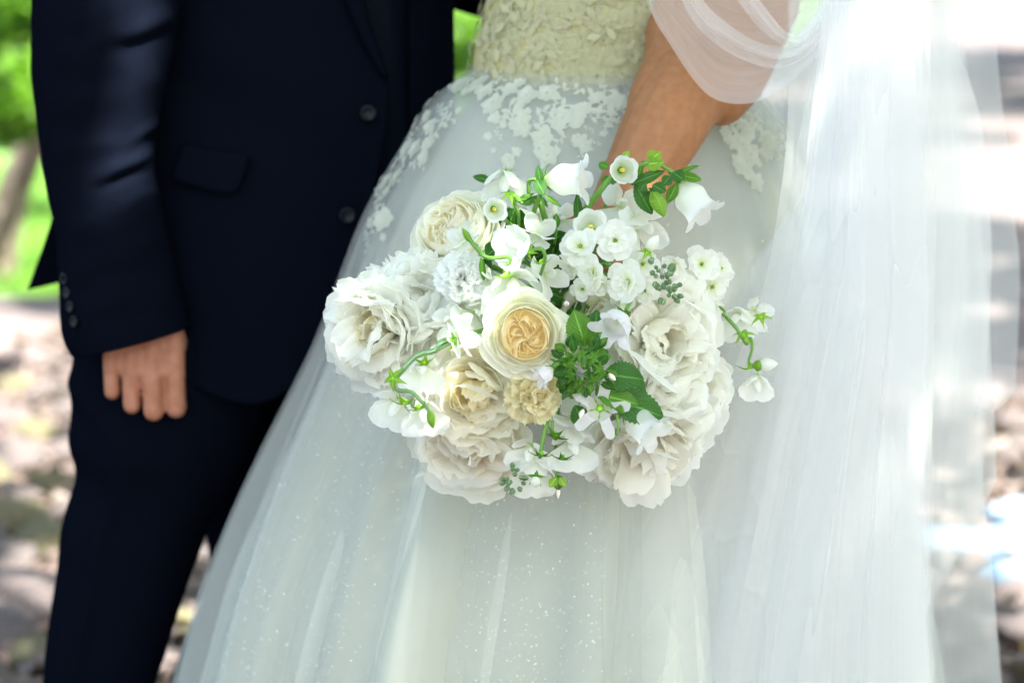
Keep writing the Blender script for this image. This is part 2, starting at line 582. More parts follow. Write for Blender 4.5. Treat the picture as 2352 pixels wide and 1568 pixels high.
for i, (u, v, s) in enumerate([(2335, 1395, .06), (2345, 1470, .055), (2300, 1440, .05), (2330, 985, .06), (2345, 1040, .06), (2310, 1060, .05), (2200, 1460, .06), (2345, 930, .06)]):
    p = ground_at(u, v)
    o = link("stone", ROCKS[(i + 2) % 5], None, Matrix.Translation((p.x, p.y, s * .25)) @ Matrix.Rotation(i * 2.1, 4, 'Z') @ Matrix.Diagonal((s, s, s, 1)))
    tag(o, "small pinkish stone lying beyond the right edge of the veil", "stone", "stones beyond the veil")
for i, (u, v, sx, lab) in enumerate([(2345, 1345, .085, "front flat blue-grey stone of the row at the right edge"), (2352, 1300, .075, "second flat blue-grey stone from the front at the right edge"),
                                     (2340, 1255, .08, "third flat blue-grey stone from the front at the right edge"), (2348, 1205, .09, "rearmost flat blue-grey stone at the right edge"), (2185, 1275, .09, "flat blue-grey stone seen through the veil")]):
    p = ground_at(u, v)
    o = link("flat_stone", rock_mesh(11 + i, sx, sx * .55, sx * .42), None, Matrix.Translation((p.x, p.y, sx * .2)))
    o.data.materials.append(MATS["rock_blue"])
    tag(o, lab, "stone", "flat blue-grey stones")


# ------------------------------------------------------------------ trees
def leaf_cloud(acc, centers, n, size, g, reject=None, flat=0.5):
    """leaf-sized folded faces spread through ellipsoid clumps"""
    for i in range(n):
        c, r = centers[g.randrange(len(centers))]
        while True:
            q = Vector((g.uniform(-1, 1), g.uniform(-1, 1), g.uniform(-1, 1)))
            if q.length <= 1: break
        p = Vector(c) + Vector((q.x * r[0], q.y * r[1], q.z * r[2]))
        s = size * g.uniform(.65, 1.3)
        if reject and reject(p, s): continue
        M = Matrix.Translation(p) @ Matrix.Rotation(g.uniform(0, 6.3), 4, 'Z') @ Matrix.Rotation(g.gauss(0.2, flat), 4, 'X') @ Matrix.Rotation(g.gauss(0, flat), 4, 'Y')
        acc.add([(0, -s * .5, 0), (s * .32, -s * .05, s * .12), (0, s * .5, -s * .05), (-s * .32, -s * .05, s * .12), (0, 0, 0)],
                [(0, 1, 4), (1, 2, 4), (0, 4, 3), (4, 2, 3)], [(.5, 0), (1, .5), (.5, 1), (0, .5), (.5, .5)], M)


def tree(name, label, base, trunk_pts, trunk_r, limbs, clumps, nleaf, lsize, seed, reject=None, group=None):
    root = empty(name, Matrix.Translation(base))
    inv = Matrix.Translation(-Vector(base))
    a = Acc()
    pts = spline(trunk_pts, 14)
    rr = [trunk_r * (1 - 0.55 * i / 13) * (1 + .25 * math.exp(-i * 1.2)) for i in range(14)]
    V, F, UV = tube_data(pts, rr, 12)
    V = [Vector(v) + Vector((nz(*(Vector(v) * 9)), nz(*(Vector(v) * 9 + Vector((5, 0, 0)))), 0)) * trunk_r * .15 for v in V]
    a.add(V, F, UV, inv)
    for lp, lr in limbs:
        q = spline(lp, 10)
        V, F, UV = tube_data(q, [lr * (1 - .75 * i / 9) for i in range(10)], 8)
        a.add(V, F, UV, inv)
    link("trunk", a.mesh("trunk", MATS["bark"]), root)
    c = Acc()
    g = random.Random(seed)
    leaf_cloud(c, clumps, nleaf, lsize, g, reject)
    co = link("crown", c.mesh("crown", MATS["tree_leaf"], False), root, inv)
    co["kind"] = "stuff"
    return tag(root, label, "tree", group)


# small tree behind the groom: leaning stem and hanging leaves
b = ground_at(-18, 648)
b.z = -0.02
Yt = b.y
t1, t2, t3 = at(22, 470, Yt - .1), at(78, 330, Yt - .2), at(190, 100, Yt - .3)
t4 = at(330, -250, Yt - .4)
cl = []
for (u, v, dy, ru, rv) in [(20, 60, -1.2, 90, 90), (70, 200, -1.6, 60, 90), (10, 190, -1.0, 70, 70), (30, 270, -1.5, 40, 60), (-60, 120, -.9, 120, 160), (50, -40, -1.4, 120, 80), (1040, 130, .6, 110, 60), (1060, 60, .4, 90, 50)]:
    Y = Yt + dy
    cl.append((at(u, v, Y), (ru * mpp(Y), .35, rv * mpp(Y))))
tree("slender_tree", "slender leaning tree with bright hanging leaves beside the dark sleeve", b, [b, t1, t2, t3, t4], 0.075,
     [([t3, at(80, 20, Yt - .9), at(30, 120, Yt - 1.4)], .03), ([t2, at(20, 250, Yt - .9), at(-40, 180, Yt - .9)], .025), ([t4, at(700, -60, Yt), at(1040, 60, Yt + .5)], .035)], cl, 1500, 0.075, 5)

# sun gaps in the big tree over the couple: (u, v, Y, radius in metres)
GAPS = [(360, 22, .33, .018), (312, 112, .33, .022), (335, 318, .34, .012), (235, 412, .33, .016), (298, 395, .33, .018),
        (1285, 395, -.06, .016), (1535, 412, .07, .02), (1180, 555, -.13, .008), (835, 630, -.08, .016),
        (1065, 760, -.15, .010), (1850, 345, .27, .022), (1872, 410, .25, .022),
        (2088, 960, .12, .008), (2105, 1020, .12, .008), (1985, 1120, .08, .003), (2260, 800, .3, .010)]
GP = [(at(u, v, Y), r) for u, v, Y, r in GAPS]
# sun flecks on the ground behind
BGP = [(ground_at(u, v), r) for u, v, r in [(100, 560, .35), (50, 640, .3), (0, 600, .3), (70, 1330, .05), (50, 1440, .06), (110, 1290, .04), (90, 1180, .05), (30, 1130, .05), (60, 1020, .05), (110, 960, .05), (80, 770, .16), (20, 790, .14), (110, 740, .16),
                                            (130, 1060, .05), (20, 920, .06), (455, 1300, .04), (420, 1450, .05), (380, 1560, .05), (2330, 1180, .06), (2335, 1240, .05), (2325, 1290, .05), (2340, 1335, .05), (2180, 1240, .06), (2320, 960, .07), (2340, 1010, .05), (2320, 1060, .05), (2340, 1400, .04), (2330, 1470, .05)]]
GP += BGP
BGP = BGP + [(at(u, v, Y), r) for u, v, Y, r in [(40, 150, 4.9, .12), (60, 260, 4.8, .12), (15, 235, 5.2, .12), (70, 90, 4.9, .10), (1050, 120, 6.8, .2), (85, 380, 6.3, .08), (30, 60, 5, .08)]]


def reject_gap(p, s):
    for q, r in GP:
        d = p - q
        if (d - SUN * d.dot(SUN)).length < r + s * .22: return True
    return False


CAX = Vector((0.05, 0.25, 0.8))


def reject_couple(p, s):
    for q, r in BGP:
        d = p - q
        if (d - SUN * d.dot(SUN)).length < r + s * .36: return True
    d = p - CAX
    return (d - SUN * d.dot(SUN)).length < 1.0 + s


CC = Vector((0.05, 0.25, 0.8)) + SUN * 4.2
g2 = random.Random(12)
EX = SUN.cross(Vector((0, 1, 0))).normalized()
EY = SUN.cross(EX)
cl = []
for i in range(-5, 6):
    for j in range(-5, 6):
        if i * i + j * j <= 27:
            cl.append((CC + EX * (i * .3 + g2.uniform(-.08, .08)) + EY * (j * .3 + g2.uniform(-.08, .08)) + SUN * g2.uniform(-.35, .35), (.36, .36, .30)))
tb = Vector((3.6, -1.9, -0.02))
tree("shade_tree", "broad leafy tree overhead whose crown shades the couple", tb, [tb, tb + Vector((-.1, .1, 1.6)), tb + Vector((-.6, .3, 3.2)), CC + Vector((.6, -.2, .5))], 0.2,
     [([tb + Vector((-.3, .2, 2.4)), CC + Vector((.6, .6, -.1)), CC + Vector((-.6, 1.1, .1))], .08), ([tb + Vector((-.5, .25, 3.0)), CC + Vector((.2, -.5, 0)), CC + Vector((-1.2, -.6, .1))], .08)],
     cl, 19000, 0.125, 21, reject_gap)

# taller tree farther back throws broken shade over the ground behind
cl = []
BC = Vector((0.3, 4.2, 0)) + SUN * 7.5
for i in range(60):
    a, rr = g2.uniform(0, 2 * PI), 4.6 * math.sqrt(g2.random())
    cl.append((BC + Vector((math.cos(a) * rr, math.sin(a) * rr * 1.25, g2.uniform(-.5, .9))), (.75, .75, .35)))
tb = Vector((4.9, 6.5, -0.02))
tree("shade_tree", "tall leafy tree out beyond the path that dapples the ground behind", tb, [tb, tb + Vector((-.1, -.4, 2.5)), tb + Vector((-.5, -1.6, 4.6)), BC], 0.26,
     [([tb + Vector((-.2, -.7, 3.2)), BC + Vector((1, 2, -.4)), BC + Vector((-1, 3.5, 0))], .1), ([tb + Vector((-.5, -1.6, 4.6)), BC + Vector((-1, -1, 0)), BC + Vector((-3, -2, .1))], .1)],
     cl, 7600, 0.30, 22, reject_couple)
cl = []
FC = Vector((1.5, 22, 0)) + SUN * 9
for i in range(125):
    a, rr = g2.uniform(0, 2 * PI), 1.0 * math.sqrt(g2.random())
    cl.append((FC + Vector((math.cos(a) * rr * 9, math.sin(a) * rr * 11, g2.uniform(-.8, 1.2))), (1.0, 1.0, .4)))
tb = Vector((9.5, 17, -0.02))
tree("shade_tree", "far leafy tree beyond the lawn whose shadow bands the distant path", tb, [tb, tb + Vector((-.2, .3, 3)), tb + Vector((-1.5, 1, 5.5)), FC], 0.3,
     [([tb + Vector((-.3, .5, 4)), FC + Vector((2, 3, -.4)), FC + Vector((-2, 6, 0))], .12)], cl, 11000, 0.6, 24)


# ================================================================== PEOPLE
def capsule_bm(bm, p0, r0, p1, r1, n=10):
    """closed tapered limb piece: hull round two balls"""
    vs = []
    for p, r in ((Vector(p0), r0), (Vector(p1), r1)):
        for j in range(1, n):
            ph = PI * j / n
            for k in range(n + 2):
                th = 2 * PI * k / (n + 2)
                vs.append(bm.verts.new(p + Vector((math.sin(ph) * math.cos(th), math.sin(ph) * math.sin(th), math.cos(ph))) * r))
        vs.append(bm.verts.new(p + Vector((0, 0, r))))
        vs.append(bm.verts.new(p - Vector((0, 0, r))))
    res = bmesh.ops.convex_hull(bm, input=vs)
    junk = list({e for e in res["geom_interior"] + res["geom_unused"] if isinstance(e, bmesh.types.BMVert) and e.is_valid})
    if junk: bmesh.ops.delete(bm, geom=junk, context='VERTS')


def remeshed(name, caps, voxel, iters):
    """union of limb pieces melted into one continuous skin"""
    bm = bmesh.new()
    for c in caps: capsule_bm(bm, *c)
    me = bpy.data.meshes.new(name)
    bm.to_mesh(me)
    bm.free()
    o = bpy.data.objects.new(name, me)
    COL.objects.link(o)
    m = o.modifiers.new("r", 'REMESH')
    m.mode = 'VOXEL'
    m.voxel_size = voxel
    m.use_smooth_shade = True
    s = o.modifiers.new("s", 'SMOOTH')
    s.iterations = iters
    s.factor = 0.5
    dg = bpy.context.evaluated_depsgraph_get()
    ev = o.evaluated_get(dg)
    me2 = bpy.data.meshes.new_from_object(ev)
    bpy.data.objects.remove(o)
    bm = bmesh.new()
    bm.from_mesh(me2)
    return bm


def body_object(name, parts, mat, root, inv):
    """several melted pieces that run into each other under the clothes, one mesh"""
    a = bmesh.new()
    for b in parts:
        me = bpy.data.meshes.new("t")
        b.to_mesh(me); b.free()
        a.from_mesh(me)
        bpy.data.meshes.remove(me)
    me = bpy.data.meshes.new(name)
    a.to_mesh(me); a.free()
    me.polygons.foreach_set("use_smooth", [True] * len(me.polygons))
    me.materials.append(mat)
    me.transform(inv)
    return link(name, me, root)


# ------------------------------------------------------------------ groom
GY = 0.52                                   # body plane
LY0, LY1 = GY - .03, GY + .12               # planes of the two trouser legs
groot_loc = Vector((at(560, 900, GY).x, GY, 0.0))
groom = empty("person", Matrix.Translation(groot_loc))
tag(groom, "person in a dark navy suit standing with one arm hanging and hand loosely closed", "person")
GI = Matrix.Translation(-groot_loc)
AY = 0.385                                  # arm plane
k = mpp(AY)


def ga(u, v, dy=0.0):
    return at(u, v, AY + dy)


hand = []
wr = [(262, 760), (302, 755), (350, 748), (398, 742)]
mcp = [(257, 850, .004), (300, 866, -.004), (349, 872, -.006), (400, 862, -.001)]
pip = [(258, 899, .004), (303, 930, -.002), (353, 943, -.004), (404, 936, .002)]
rad = [19.5, 21, 25, 25]
for i in range(4):
    r = rad[i] * k
    W_ = ga(wr[i][0], wr[i][1], .004)
    M_ = ga(*mcp[i]); P_ = ga(*pip[i])
    hand.append((W_, 25 * k, M_, r * 1.04))
    hand.append((M_, r * 1.0, P_, r * .96))
    D_ = P_ + Vector((0.001, .034, .004))
    T_ = D_ + Vector((0.002, .006, .026))
    hand.append((P_, r * .93, D_, r * .8))
    hand.append((D_, r * .8, T_, r * .66))
for i in range(3):                           # flesh between the hand bones
    a_, b_ = ga(*mcp[i]), ga(*mcp[i + 1])
    hand.append((ga(wr[i][0] + 20, wr[i][1] + 5, .004), 25 * k, (a_ + b_) / 2 + Vector((0, .001, .008)), 22 * k))
    hand.append((a_ + Vector((0, -.004, .003)), 15 * k, a_ + Vector((0, -.002, .016)), 14 * k))
th = [ga(405, 772, .012), ga(420, 832, .026), ga(425, 870, .03), ga(424, 893, .034)]
hand += [(th[0], 22 * k, th[1], 19 * k), (th[1], 19 * k, th[2], 16 * k), (th[2], 16 * k, th[3], 13 * k)]
fore = [(ga(262, 760, .004), 25 * k, ga(398, 742, .006), 25 * k), (ga(325, 740, .005), 60 * k, ga(285, 520, .01), 80 * k), (ga(285, 520, .01), 80 * k, ga(245, 260, .03), 92 * k)]
hbm = remeshed("hand", hand + fore, 0.0016, 5)
sh = at(330, -480, GY)                       # shoulder
hipz = at(600, 900, GY).z
cx = at(690, 300, GY).x
big = [(ga(245, 260, .03), 92 * k, sh, .075), (sh, .075, Vector((cx, GY, sh.z)), .10), (Vector((cx, GY, sh.z - .05)), .095, Vector((cx - .01, GY + .02, 1.0)), .095),
       (Vector((cx - .01, GY + .02, 1.0)), .095, Vector((cx - .06, GY + .05, hipz + .06)), .06), (Vector((cx, GY, sh.z)), .07, Vector((cx + .02, GY - .01, sh.z + .16)), .058),
       (Vector((cx + .03, GY - .02, sh.z + .22)), .085, Vector((cx + .04, GY - .03, sh.z + .31)), .095), (Vector((cx, GY, sh.z)), .10, Vector((cx + .2, GY + .1, sh.z - .02)), .075),
       (Vector((cx + .2, GY + .1, sh.z - .02)), .06, at(975, -230, .74), .045), (at(975, -230, .74), .045, at(1040, -110, .74), .04), (at(1040, -110, .74), .04, at(1300, -20, .63), .03)]
for s_ in (0, 1):
    YL = LY0 if s_ == 0 else LY1
    cu = ((400, 900), (270, 1500), (170, 3000)) if s_ == 0 else ((640, 900), (565, 1500), (430, 2900))
    hip, knee, foot = [at(a_, b_, YL) for a_, b_ in cu]
    foot.z = max(.07, foot.z)
    big += [(hip, .036, knee, .034), (knee, .034, foot, .03), (foot, .03, foot + Vector((.05, -.08, -.03)), .026)]
bbm = remeshed("torso", big, 0.010, 3)
body_object("body", [hbm, bbm], MATS["skin_groom"], groom, GI)


def loft_edges(Lp, Rp, Y, nrow, nc, depth=0.85, disp=None, ext=None):
    """tube between a left and a right outline given in picture units on plane Y; returns verts (rows x nc)"""
    Ls, Rs = spline([at(u, v, Y) for u, v in Lp], nrow), spline([at(u, v, Y) for u, v in Rp], nrow)
    V, UV = [], []
    for j in range(nrow):
        c = (Ls[j] + Rs[j]) / 2
        a = (Rs[j] - Ls[j]) / 2
        bl = a.length * depth
        for i in range(nc):
            t = 2 * PI * i / nc               # t = 0 right, PI left, 3PI/2 front
            p = c + a * math.cos(t) + Vector((0, bl * math.sin(t), 0))
            n = (a.normalized() * math.cos(t) + Vector((0, math.sin(t), 0)))
            if disp: p = p + n * disp(t, j / (nrow - 1), p)
            V.append(p)
            UV.append((i / nc, j / (nrow - 1)))
    return V, grid_faces(nc, nrow, True), UV


def ridge(d, w): return math.exp(-(d / w) ** 2)


def pic(p):
    """picture place of a world point"""
    d = p - CAM
    z = d.dot(FWD)
    return VW / 2 + d.dot(RIGHT) / z * FP, VH / 2 - d.dot(UP) / z * FP


def sleeve_disp(t, s, p):
    u, v = pic(p)
    f = 0.0
    front = smooth((-math.sin(t) + .25) / .6)
    # hard folds at the elbow: lines running from the inner bend down to the left
    wob = 14 * nz(u * .012, v * .012, 4.2)
    for (u0, v0, sl, wd, am, ul, ur) in [(340, 60, -.34, 26, .007, 180, 430), (350, 98, -.16, 20, -.003, 220, 420), (345, 290, -.75, 16, .007, 270, 400), (200, 40, -.12, 30, .003, 80, 300),
                                         (300, 372, -.46, 19, .008, 190, 375), (305, 404, -.40, 16, -.003, 190, 380), (340, 338, -.62, 16, -.003, 230, 390), (240, 330, -.15, 26, .003, 90, 300),
                                         (345, 455, -.36, 20, .005, 230, 400), (300, 210, -.2, 40, .004, 80, 400), (240, 600, -.45, 34, .003, 120, 420), (180, 520, .5, 30, .003, 110, 320),
                                         (300, 160, .25, 35, .003, 80, 400), (330, 680, -.2, 30, .003, 150, 440)]:
        d = v + wob - (v0 + sl * (u - u0))
        f += am * ridge(d, wd) * smooth((u - ul) / 90) * smooth((ur - u) / 60) * front
    f += 0.004 * nz(p.x * 9, p.y * 9, p.z * 7) + 0.0018 * nz(p.x * 28, p.y * 28, p.z * 20)
    return f * (1 - .6 * smooth((s - .8) / .2))


jack_parts = {}
Lp = [(95, -520), (78, -250), (75, 0), (71, 150), (80, 260), (100, 385), (120, 485), (133, 570), (136, 660), (142, 730), (152, 782), (166, 813)]
Rp = [(470, -520), (440, -250), (424, 0), (402, 120), (378, 230), (360, 320), (358, 380), (366, 440), (388, 545), (408, 630), (424, 690), (437, 746)]
V, F, UV = loft_edges(Lp, Rp, AY, 150, 72, .8, sleeve_disp)
# turned-in cuff edge
nc = 72
last = V[-nc:]
c = sum(last, Vector()) / nc
for kk, (sc_, dz) in enumerate([(.985, -.0015), (.955, 0.001), (.93, .03)]):
    V += [c + (q - c) * sc_ + Vector((0, 0, dz)) for q in last]
    UV += [(i / nc, 1) for i in range(nc)]
F += [tuple(x + 149 * nc for x in f) for f in grid_faces(nc, 4, True)]
V = [GI @ v for v in V]


def button_mesh(r):
    a = Acc()
    prof = [(0.0, .22), (.30, .22), (.55, .25), (.72, .42), (.88, .46), (1.0, .30), (1.0, 0.0), (0.0, -.05)]
    n = 20
    Vb = []
    for (rr, h) in prof:
        for i in range(n):
            t = 2 * PI * i / n
            Vb.append((rr * r * math.cos(t), rr * r * math.sin(t), h * r))
    a.add(Vb, grid_faces(n, len(prof), True))
    for i in range(4):                       # thread holes shown as sunken pits ringed by thread
        t = PI / 4 + i * PI / 2
        q = Vector((.17 * r * math.cos(t), .17 * r * math.sin(t), .235 * r))
        Vh, Fh, _ = tube_data([q, q + Vector((0, 0, .03 * r))], .07 * r, 6)
        a.add(Vh, Fh)
    return a.mesh("button", MATS["button_horn"])


BTN, BTN_S = button_mesh(.0090), button_mesh(.0064)

# jacket ------------------------------------------------------------
JX, JA, JB = at(650, 400, GY).x, 0.203, 0.135


def jy(x, front=True, off=0.0):
    q = min(1.0, abs((x - JX) / (JA + off)))
    return GY - (JB + off) * math.sqrt(max(0.0, 1 - q * q)) if front else GY + (JB + off) * math.sqrt(max(0, 1 - q * q))


def on_jacket(u, v, off=0.0):
    """point of the jacket front under picture place (u, v)"""
    Y = GY - JB
    for _ in range(6):
        p = at(u, v, Y)
        Y = jy(p.x, True) - off
    return at(u, v, Y)


def jacket_wr(p, u, v):
    return (0.0035 * nz(p.x * 7, p.z * 4, 3) + .004 * ridge(v - (120 + .35 * (u - 500)), 60) * smooth((u - 380) / 80) - .003 * ridge(v - (240 + .5 * (u - 500)), 50)
            + .0012 * nz(p.x * 30, p.z * 16, 8) + .006 * ridge(u - 700 + .1 * v, 70) * smooth((v - 500) / 300))


# front panel: top edge, front edge and rounded hem in picture units
front_edge = [(760, -420), (790, -200), (822, -30), (850, 80), (880, 165), (884, 230), (876, 330), (862, 430), (836, 530), (806, 640), (768, 750), (735, 812)]
hem = [(735, 812), (708, 850), (668, 890), (622, 918), (570, 928), (510, 915), (450, 893), (390, 872), (330, 850), (270, 822), (225, 800)]
top = [(760, -420), (720, -425), (660, -430), (600, -435), (540, -440), (480, -440), (430, -440), (390, -440), (350, -440), (310, -430), (280, -420)]


def pl(tab, s):
    P = spline([Vector((a, b, 0)) for a, b in tab], 200)
    return lambda x: P[min(199, max(0, int(round(x * 199))))]


FE, HE, TO = pl(front_edge, 0), pl(hem, 0), pl(top, 0)
nu, nv = 70, 110
V2, UV2 = [], []
for j in range(nv):
    t = j / (nv - 1)
    fe = FE(t)
    for i in range(nu):
        s = i / (nu - 1)
        a_, b_ = TO(s), HE(s)
        lin0 = TO(0) * (1 - t) + HE(0) * t
        q = a_ * (1 - t) + b_ * t + (fe - lin0) * (1 - s) ** 1.6
        p = on_jacket(q.x, q.y)
        n_ = Vector(((p.x - JX) / JA, (p.y - GY) / JB, 0)).normalized()
        p = p + n_ * (jacket_wr(p, q.x, q.y) + .004 * ridge(s, .03))
        V2.append(GI @ p)
        UV2.append((s, t))
nF = len(V2)
# inner face for thickness
V2b = [v + Vector((0, .004, 0)) for v in V2]
F2 = grid_faces(nu, nv)
F2 = [f[::-1] for f in F2]
Fb = [tuple(x + nF for x in f[::-1]) for f in F2]
edge = [i for i in range(nu)] + [j * nu + nu - 1 for j in range(1, nv)] + [(nv - 1) * nu + i for i in range(nu - 2, -1, -1)] + [j * nu for j in range(nv - 2, 0, -1)]
Fe = [(edge[i], edge[(i + 1) % len(edge)], edge[(i + 1) % len(edge)] + nF, edge[i] + nF) for i in range(len(edge))]
jacket = link("jacket", mesh("jacket", V2 + V2b, F2 + Fb + Fe, MATS["suit_navy"], UV2 + UV2), groom)
sleeve = link("sleeve", mesh("sleeve", V, F, MATS["suit_navy"], UV), jacket)

# back and far panel of the jacket, with the tail showing left of the cuff
V, UV = [], []
nu, nv = 60, 60
for j in range(nv):
    t = j / (nv - 1)
    for i in range(nu):
        s = i / (nu - 1)
        th = R(-42) + (R(196) - R(-42)) * s       # 0 right side, 90 back, 180 left side
        zt = at(600, -440, GY).z
        zb = at(600, 900, GY).z + .055 * smooth((s - .55) / .3)
        z = zt + (zb - zt) * t
        fl = 1 + .10 * smooth((t - .7) / .3) * smooth((s - .55) / .3)
        x = JX + JA * math.cos(th) * fl * (1.0 + .0 * t)
        y = GY + JB * 1.15 * math.sin(th) * fl
        d = .004 * nz(x * 8, y * 8, z * 4)
        V.append(GI @ Vector((x + d, y + d, z)))
        UV.append((s, t))
bp_ = link("back_panel", mesh("back_panel", V, grid_faces(nu, nv), MATS["suit_navy"], UV), jacket)
# tail corner (vent flap) hanging behind the sleeve
TY = .60
tail = [(128, 440), (120, 500), (92, 585), (62, 666), (100, 658), (150, 646), (230, 640), (240, 440)]
Vt = [GI @ at(u, v, TY + .0002 * (u - 60)) for u, v in tail]
Vt2 = [v + Vector((0, .004, 0)) for v in Vt]
n = len(tail)
Ft = [tuple(range(n)), tuple(range(2 * n - 1, n - 1, -1))] + [(i, i + n, (i + 1) % n + n, (i + 1) % n) for i in range(n)]
link("tail", mesh("tail", Vt + Vt2, Ft, MATS["suit_navy"], None, False), jacket)

# lapel: folded strip lying on the front edge above the first button
Vl, UVl = [], []
for j in range(30):
    t = j / 29
    v = -420 + 600 * t
    fe = [q for q in (FE(x / 199) for x in range(200))]
    ue = min(fe, key=lambda q: abs(q.y - v)).x
    wd = (95 * (1 - t) + 6) * (1 if t < .98 else .4)
    for i in range(8):
        s = i / 7
        p = on_jacket(ue - wd * s + 6 * (1 - s), v, .012 + .010 * math.sin(PI * min(1, s * 1.1)) * (1 - t * .6))
        Vl.append(GI @ p)
        UVl.append((s, t))
lap = link("lapel", mesh("lapel", Vl, grid_faces(8, 30), MATS["suit_navy"], UVl), jacket)
sol = lap.modifiers.new("thick", 'SOLIDIFY'); sol.thickness = .004; sol.offset = 0

# pocket flap
fl_t, fl_b = [(420, 331), (470, 341), (520, 350), (573, 358)], [(393, 412), (440, 426), (490, 440), (546, 448)]
Vp, UVp = [], []
for j in range(8):
    for i in range(14):
        t, s = j / 7, i / 13
        a_ = spline([Vector((x, y, 0)) for x, y in fl_t], 14)[i]
        b_ = spline([Vector((x, y, 0)) for x, y in fl_b], 14)[i]
        q = a_ * (1 - t) + b_ * t
        rc = 0
        if t > .8 and s > .85: q = q + Vector((-9 * (s - .85) / .15 * (t - .8) / .2, -6 * (s - .85) / .15 * (t - .8) / .2, 0))
        Vp.append(GI @ on_jacket(q.x, q.y, .0085 + .004 * t))
        UVp.append((s, t))
pf = link("pocket_flap", mesh("pocket_flap", Vp, grid_faces(14, 8), MATS["suit_navy"], UVp), jacket)
sol = pf.modifiers.new("thick", 'SOLIDIFY'); sol.thickness = .004; sol.offset = 0

for (u, v) in [(845, 260), (798, 495)]:
    p = on_jacket(u, v, .009)
    n_ = (Vector((.15, -1, .05))).normalized()
    link("button", BTN, jacket, Matrix.Translation(GI @ p) @ n_.to_track_quat('Z', 'Y').to_matrix().to_4x4())
for (u, v) in [(149, 640), (155, 672), (163, 704), (172, 738)]:
    p = ga(u, v, -.034 - .012 * (u - 149) / 23)
    n_ = Vector((-.72, -.69, .05)).normalized()
    link("button", BTN_S, sleeve, Matrix.Translation(GI @ p) @ n_.to_track_quat('Z', 'Y').to_matrix().to_4x4())

# shirt / waistcoat front and placket
V, UV = [], []
for j in range(60):
    t = j / 59
    z = at(600, -440, GY).z * (1 - t) + (at(600, 900, GY).z + .02) * t
    for i in range(48):
        th = R(200) + R(165) * i / 47
        x = JX + (JA - .016) * math.cos(th)
        y = GY + (JB - .012) * math.sin(th)
        u_, v_ = pic(Vector((x, y, z)))
        d = .002 * nz(x * 12, z * 9, 2) + .004 * ridge(u_ - 938, 9) - .004 * ridge(u_ - 952, 7) + .005 * ridge(u_ - 890 - .1 * v_, 14) - .006 * ridge(u_ - 984 - .02 * v_, 9) + .006 * ridge(u_ - 1012, 18)
        V.append(GI @ Vector((x + math.cos(th) * d, y + math.sin(th) * d, z)))
        UV.append((i / 47, t))
shirt = link("shirt", mesh("shirt", V, grid_faces(48, 60), MATS["shirt_navy"], UV), groom)
p = on_jacket(972, 132, -.012)
link("button", BTN_S, shirt, Matrix.Translation(GI @ p) @ Vector((.5, -.85, 0)).to_track_quat('Z', 'Y').to_matrix().to_4x4())

# far arm passing behind the bride's waist
q = spline([at(930, -480, .70), at(980, -230, .74), at(1040, -110, .74), at(1180, -50, .66), at(1300, -20, .63)], 24)
V, F, UV = tube_data(q, [.075, .075, .074, .073, .072, .071, .07, .069, .068, .067, .066, .065, .064, .063, .062, .061, .06, .06, .059, .058, .057, .056, .055, .054], 24)
V = [GI @ (Vector(v) + Vector((1, 1, 1)) * .004 * nz(*(Vector(v) * 14))) for v in V]
link("sleeve", mesh("sleeve", V, F, MATS["suit_navy"], UV), jacket)

# trousers ----------------------------------------------------------
def leg_disp(seed):
    def f(t, s, p):
        u, v = pic(p)
        return (.004 * nz(p.x * 8 + seed, p.y * 8, p.z * 4) + .0015 * nz(p.x * 24, p.y * 24, p.z * 14) + .010 * ridge(t - 4.35, .10) * smooth((s - .1) / .3)
                + .006 * ridge(v - 1090 - .5 * (u - 300), 60) * smooth((400 - u) / 150) + .005 * ridge(v - 960 - 1.2 * (u - 230), 30) * (1 if u < 330 else 0))
    return f


zfoot = 4200
LY = LY0
Lp = [(330, 640), (200, 740), (172, 815), (166, 900), (168, 1000), (178, 1075), (158, 1150), (143, 1215), (137, 1306), (122, 1400), (108, 1500), (98, 1640), (70, 2100), (50, 2700), (45, 3150)]
Rp = [(600, 640), (640, 740), (640, 850), (620, 950), (575, 1060), (520, 1150), (482, 1210), (462, 1260), (440, 1320), (412, 1400), (380, 1500), (345, 1640), (300, 2100), (270, 2700), (262, 3150)]
V, F, UV = loft_edges(Lp, Rp, LY, 110, 64, .8, leg_disp(1))
a = Acc().add([GI @ v for v in V], F, UV)
Lp = [(420, 640), (430, 800), (440, 950), (455, 1100), (468, 1200), (480, 1270), (478, 1310), (462, 1380), (440, 1430), (410, 1520), (375, 1640), (335, 2100), (310, 2700), (300, 3000)]
Rp = [(870, 640), (860, 800), (830, 950), (800, 1100), (780, 1200), (760, 1270), (745, 1310), (725, 1380), (710, 1430), (690, 1520), (660, 1640), (600, 2100), (560, 2700), (550, 3000)]
V, F, UV = loft_edges(Lp, Rp, LY1, 90, 56, .7, leg_disp(5))
a.add([GI @ v for v in V], F, UV)
link("trousers", a.mesh("trousers", MATS["suit_navy"]), groom)
for dx, dy in ((-.42 - .0, -.03), (-.28, .12)):
    a = Acc()
    base = Vector((at(160 if dx < -.3 else 430, 3100, GY).x + .0, GY + dy, 0))
    prof = [(-.10, .035, .05), (-.06, .042, .075), (0, .043, .08), (.06, .048, .06), (.12, .05, .045), (.17, .042, .038), (.20, .022, .028)]
    Vs = []
    for (d, wdt, h) in prof:
        for i in range(14):
            t = 2 * PI * i / 14
            Vs.append(GI @ (base + Vector((d * .55 + wdt * math.cos(t) * .84, -d * .84 + wdt * math.cos(t) * .55, max(0.002, h * .5 + h * .5 * math.sin(t))))))
    Fs = grid_faces(14, len(prof), True) + [tuple(range(14))[::-1], tuple(range(84, 98))]
    a.add(Vs, Fs)
    link("shoe", a.mesh("shoe", MATS["lining_black"]), groom)

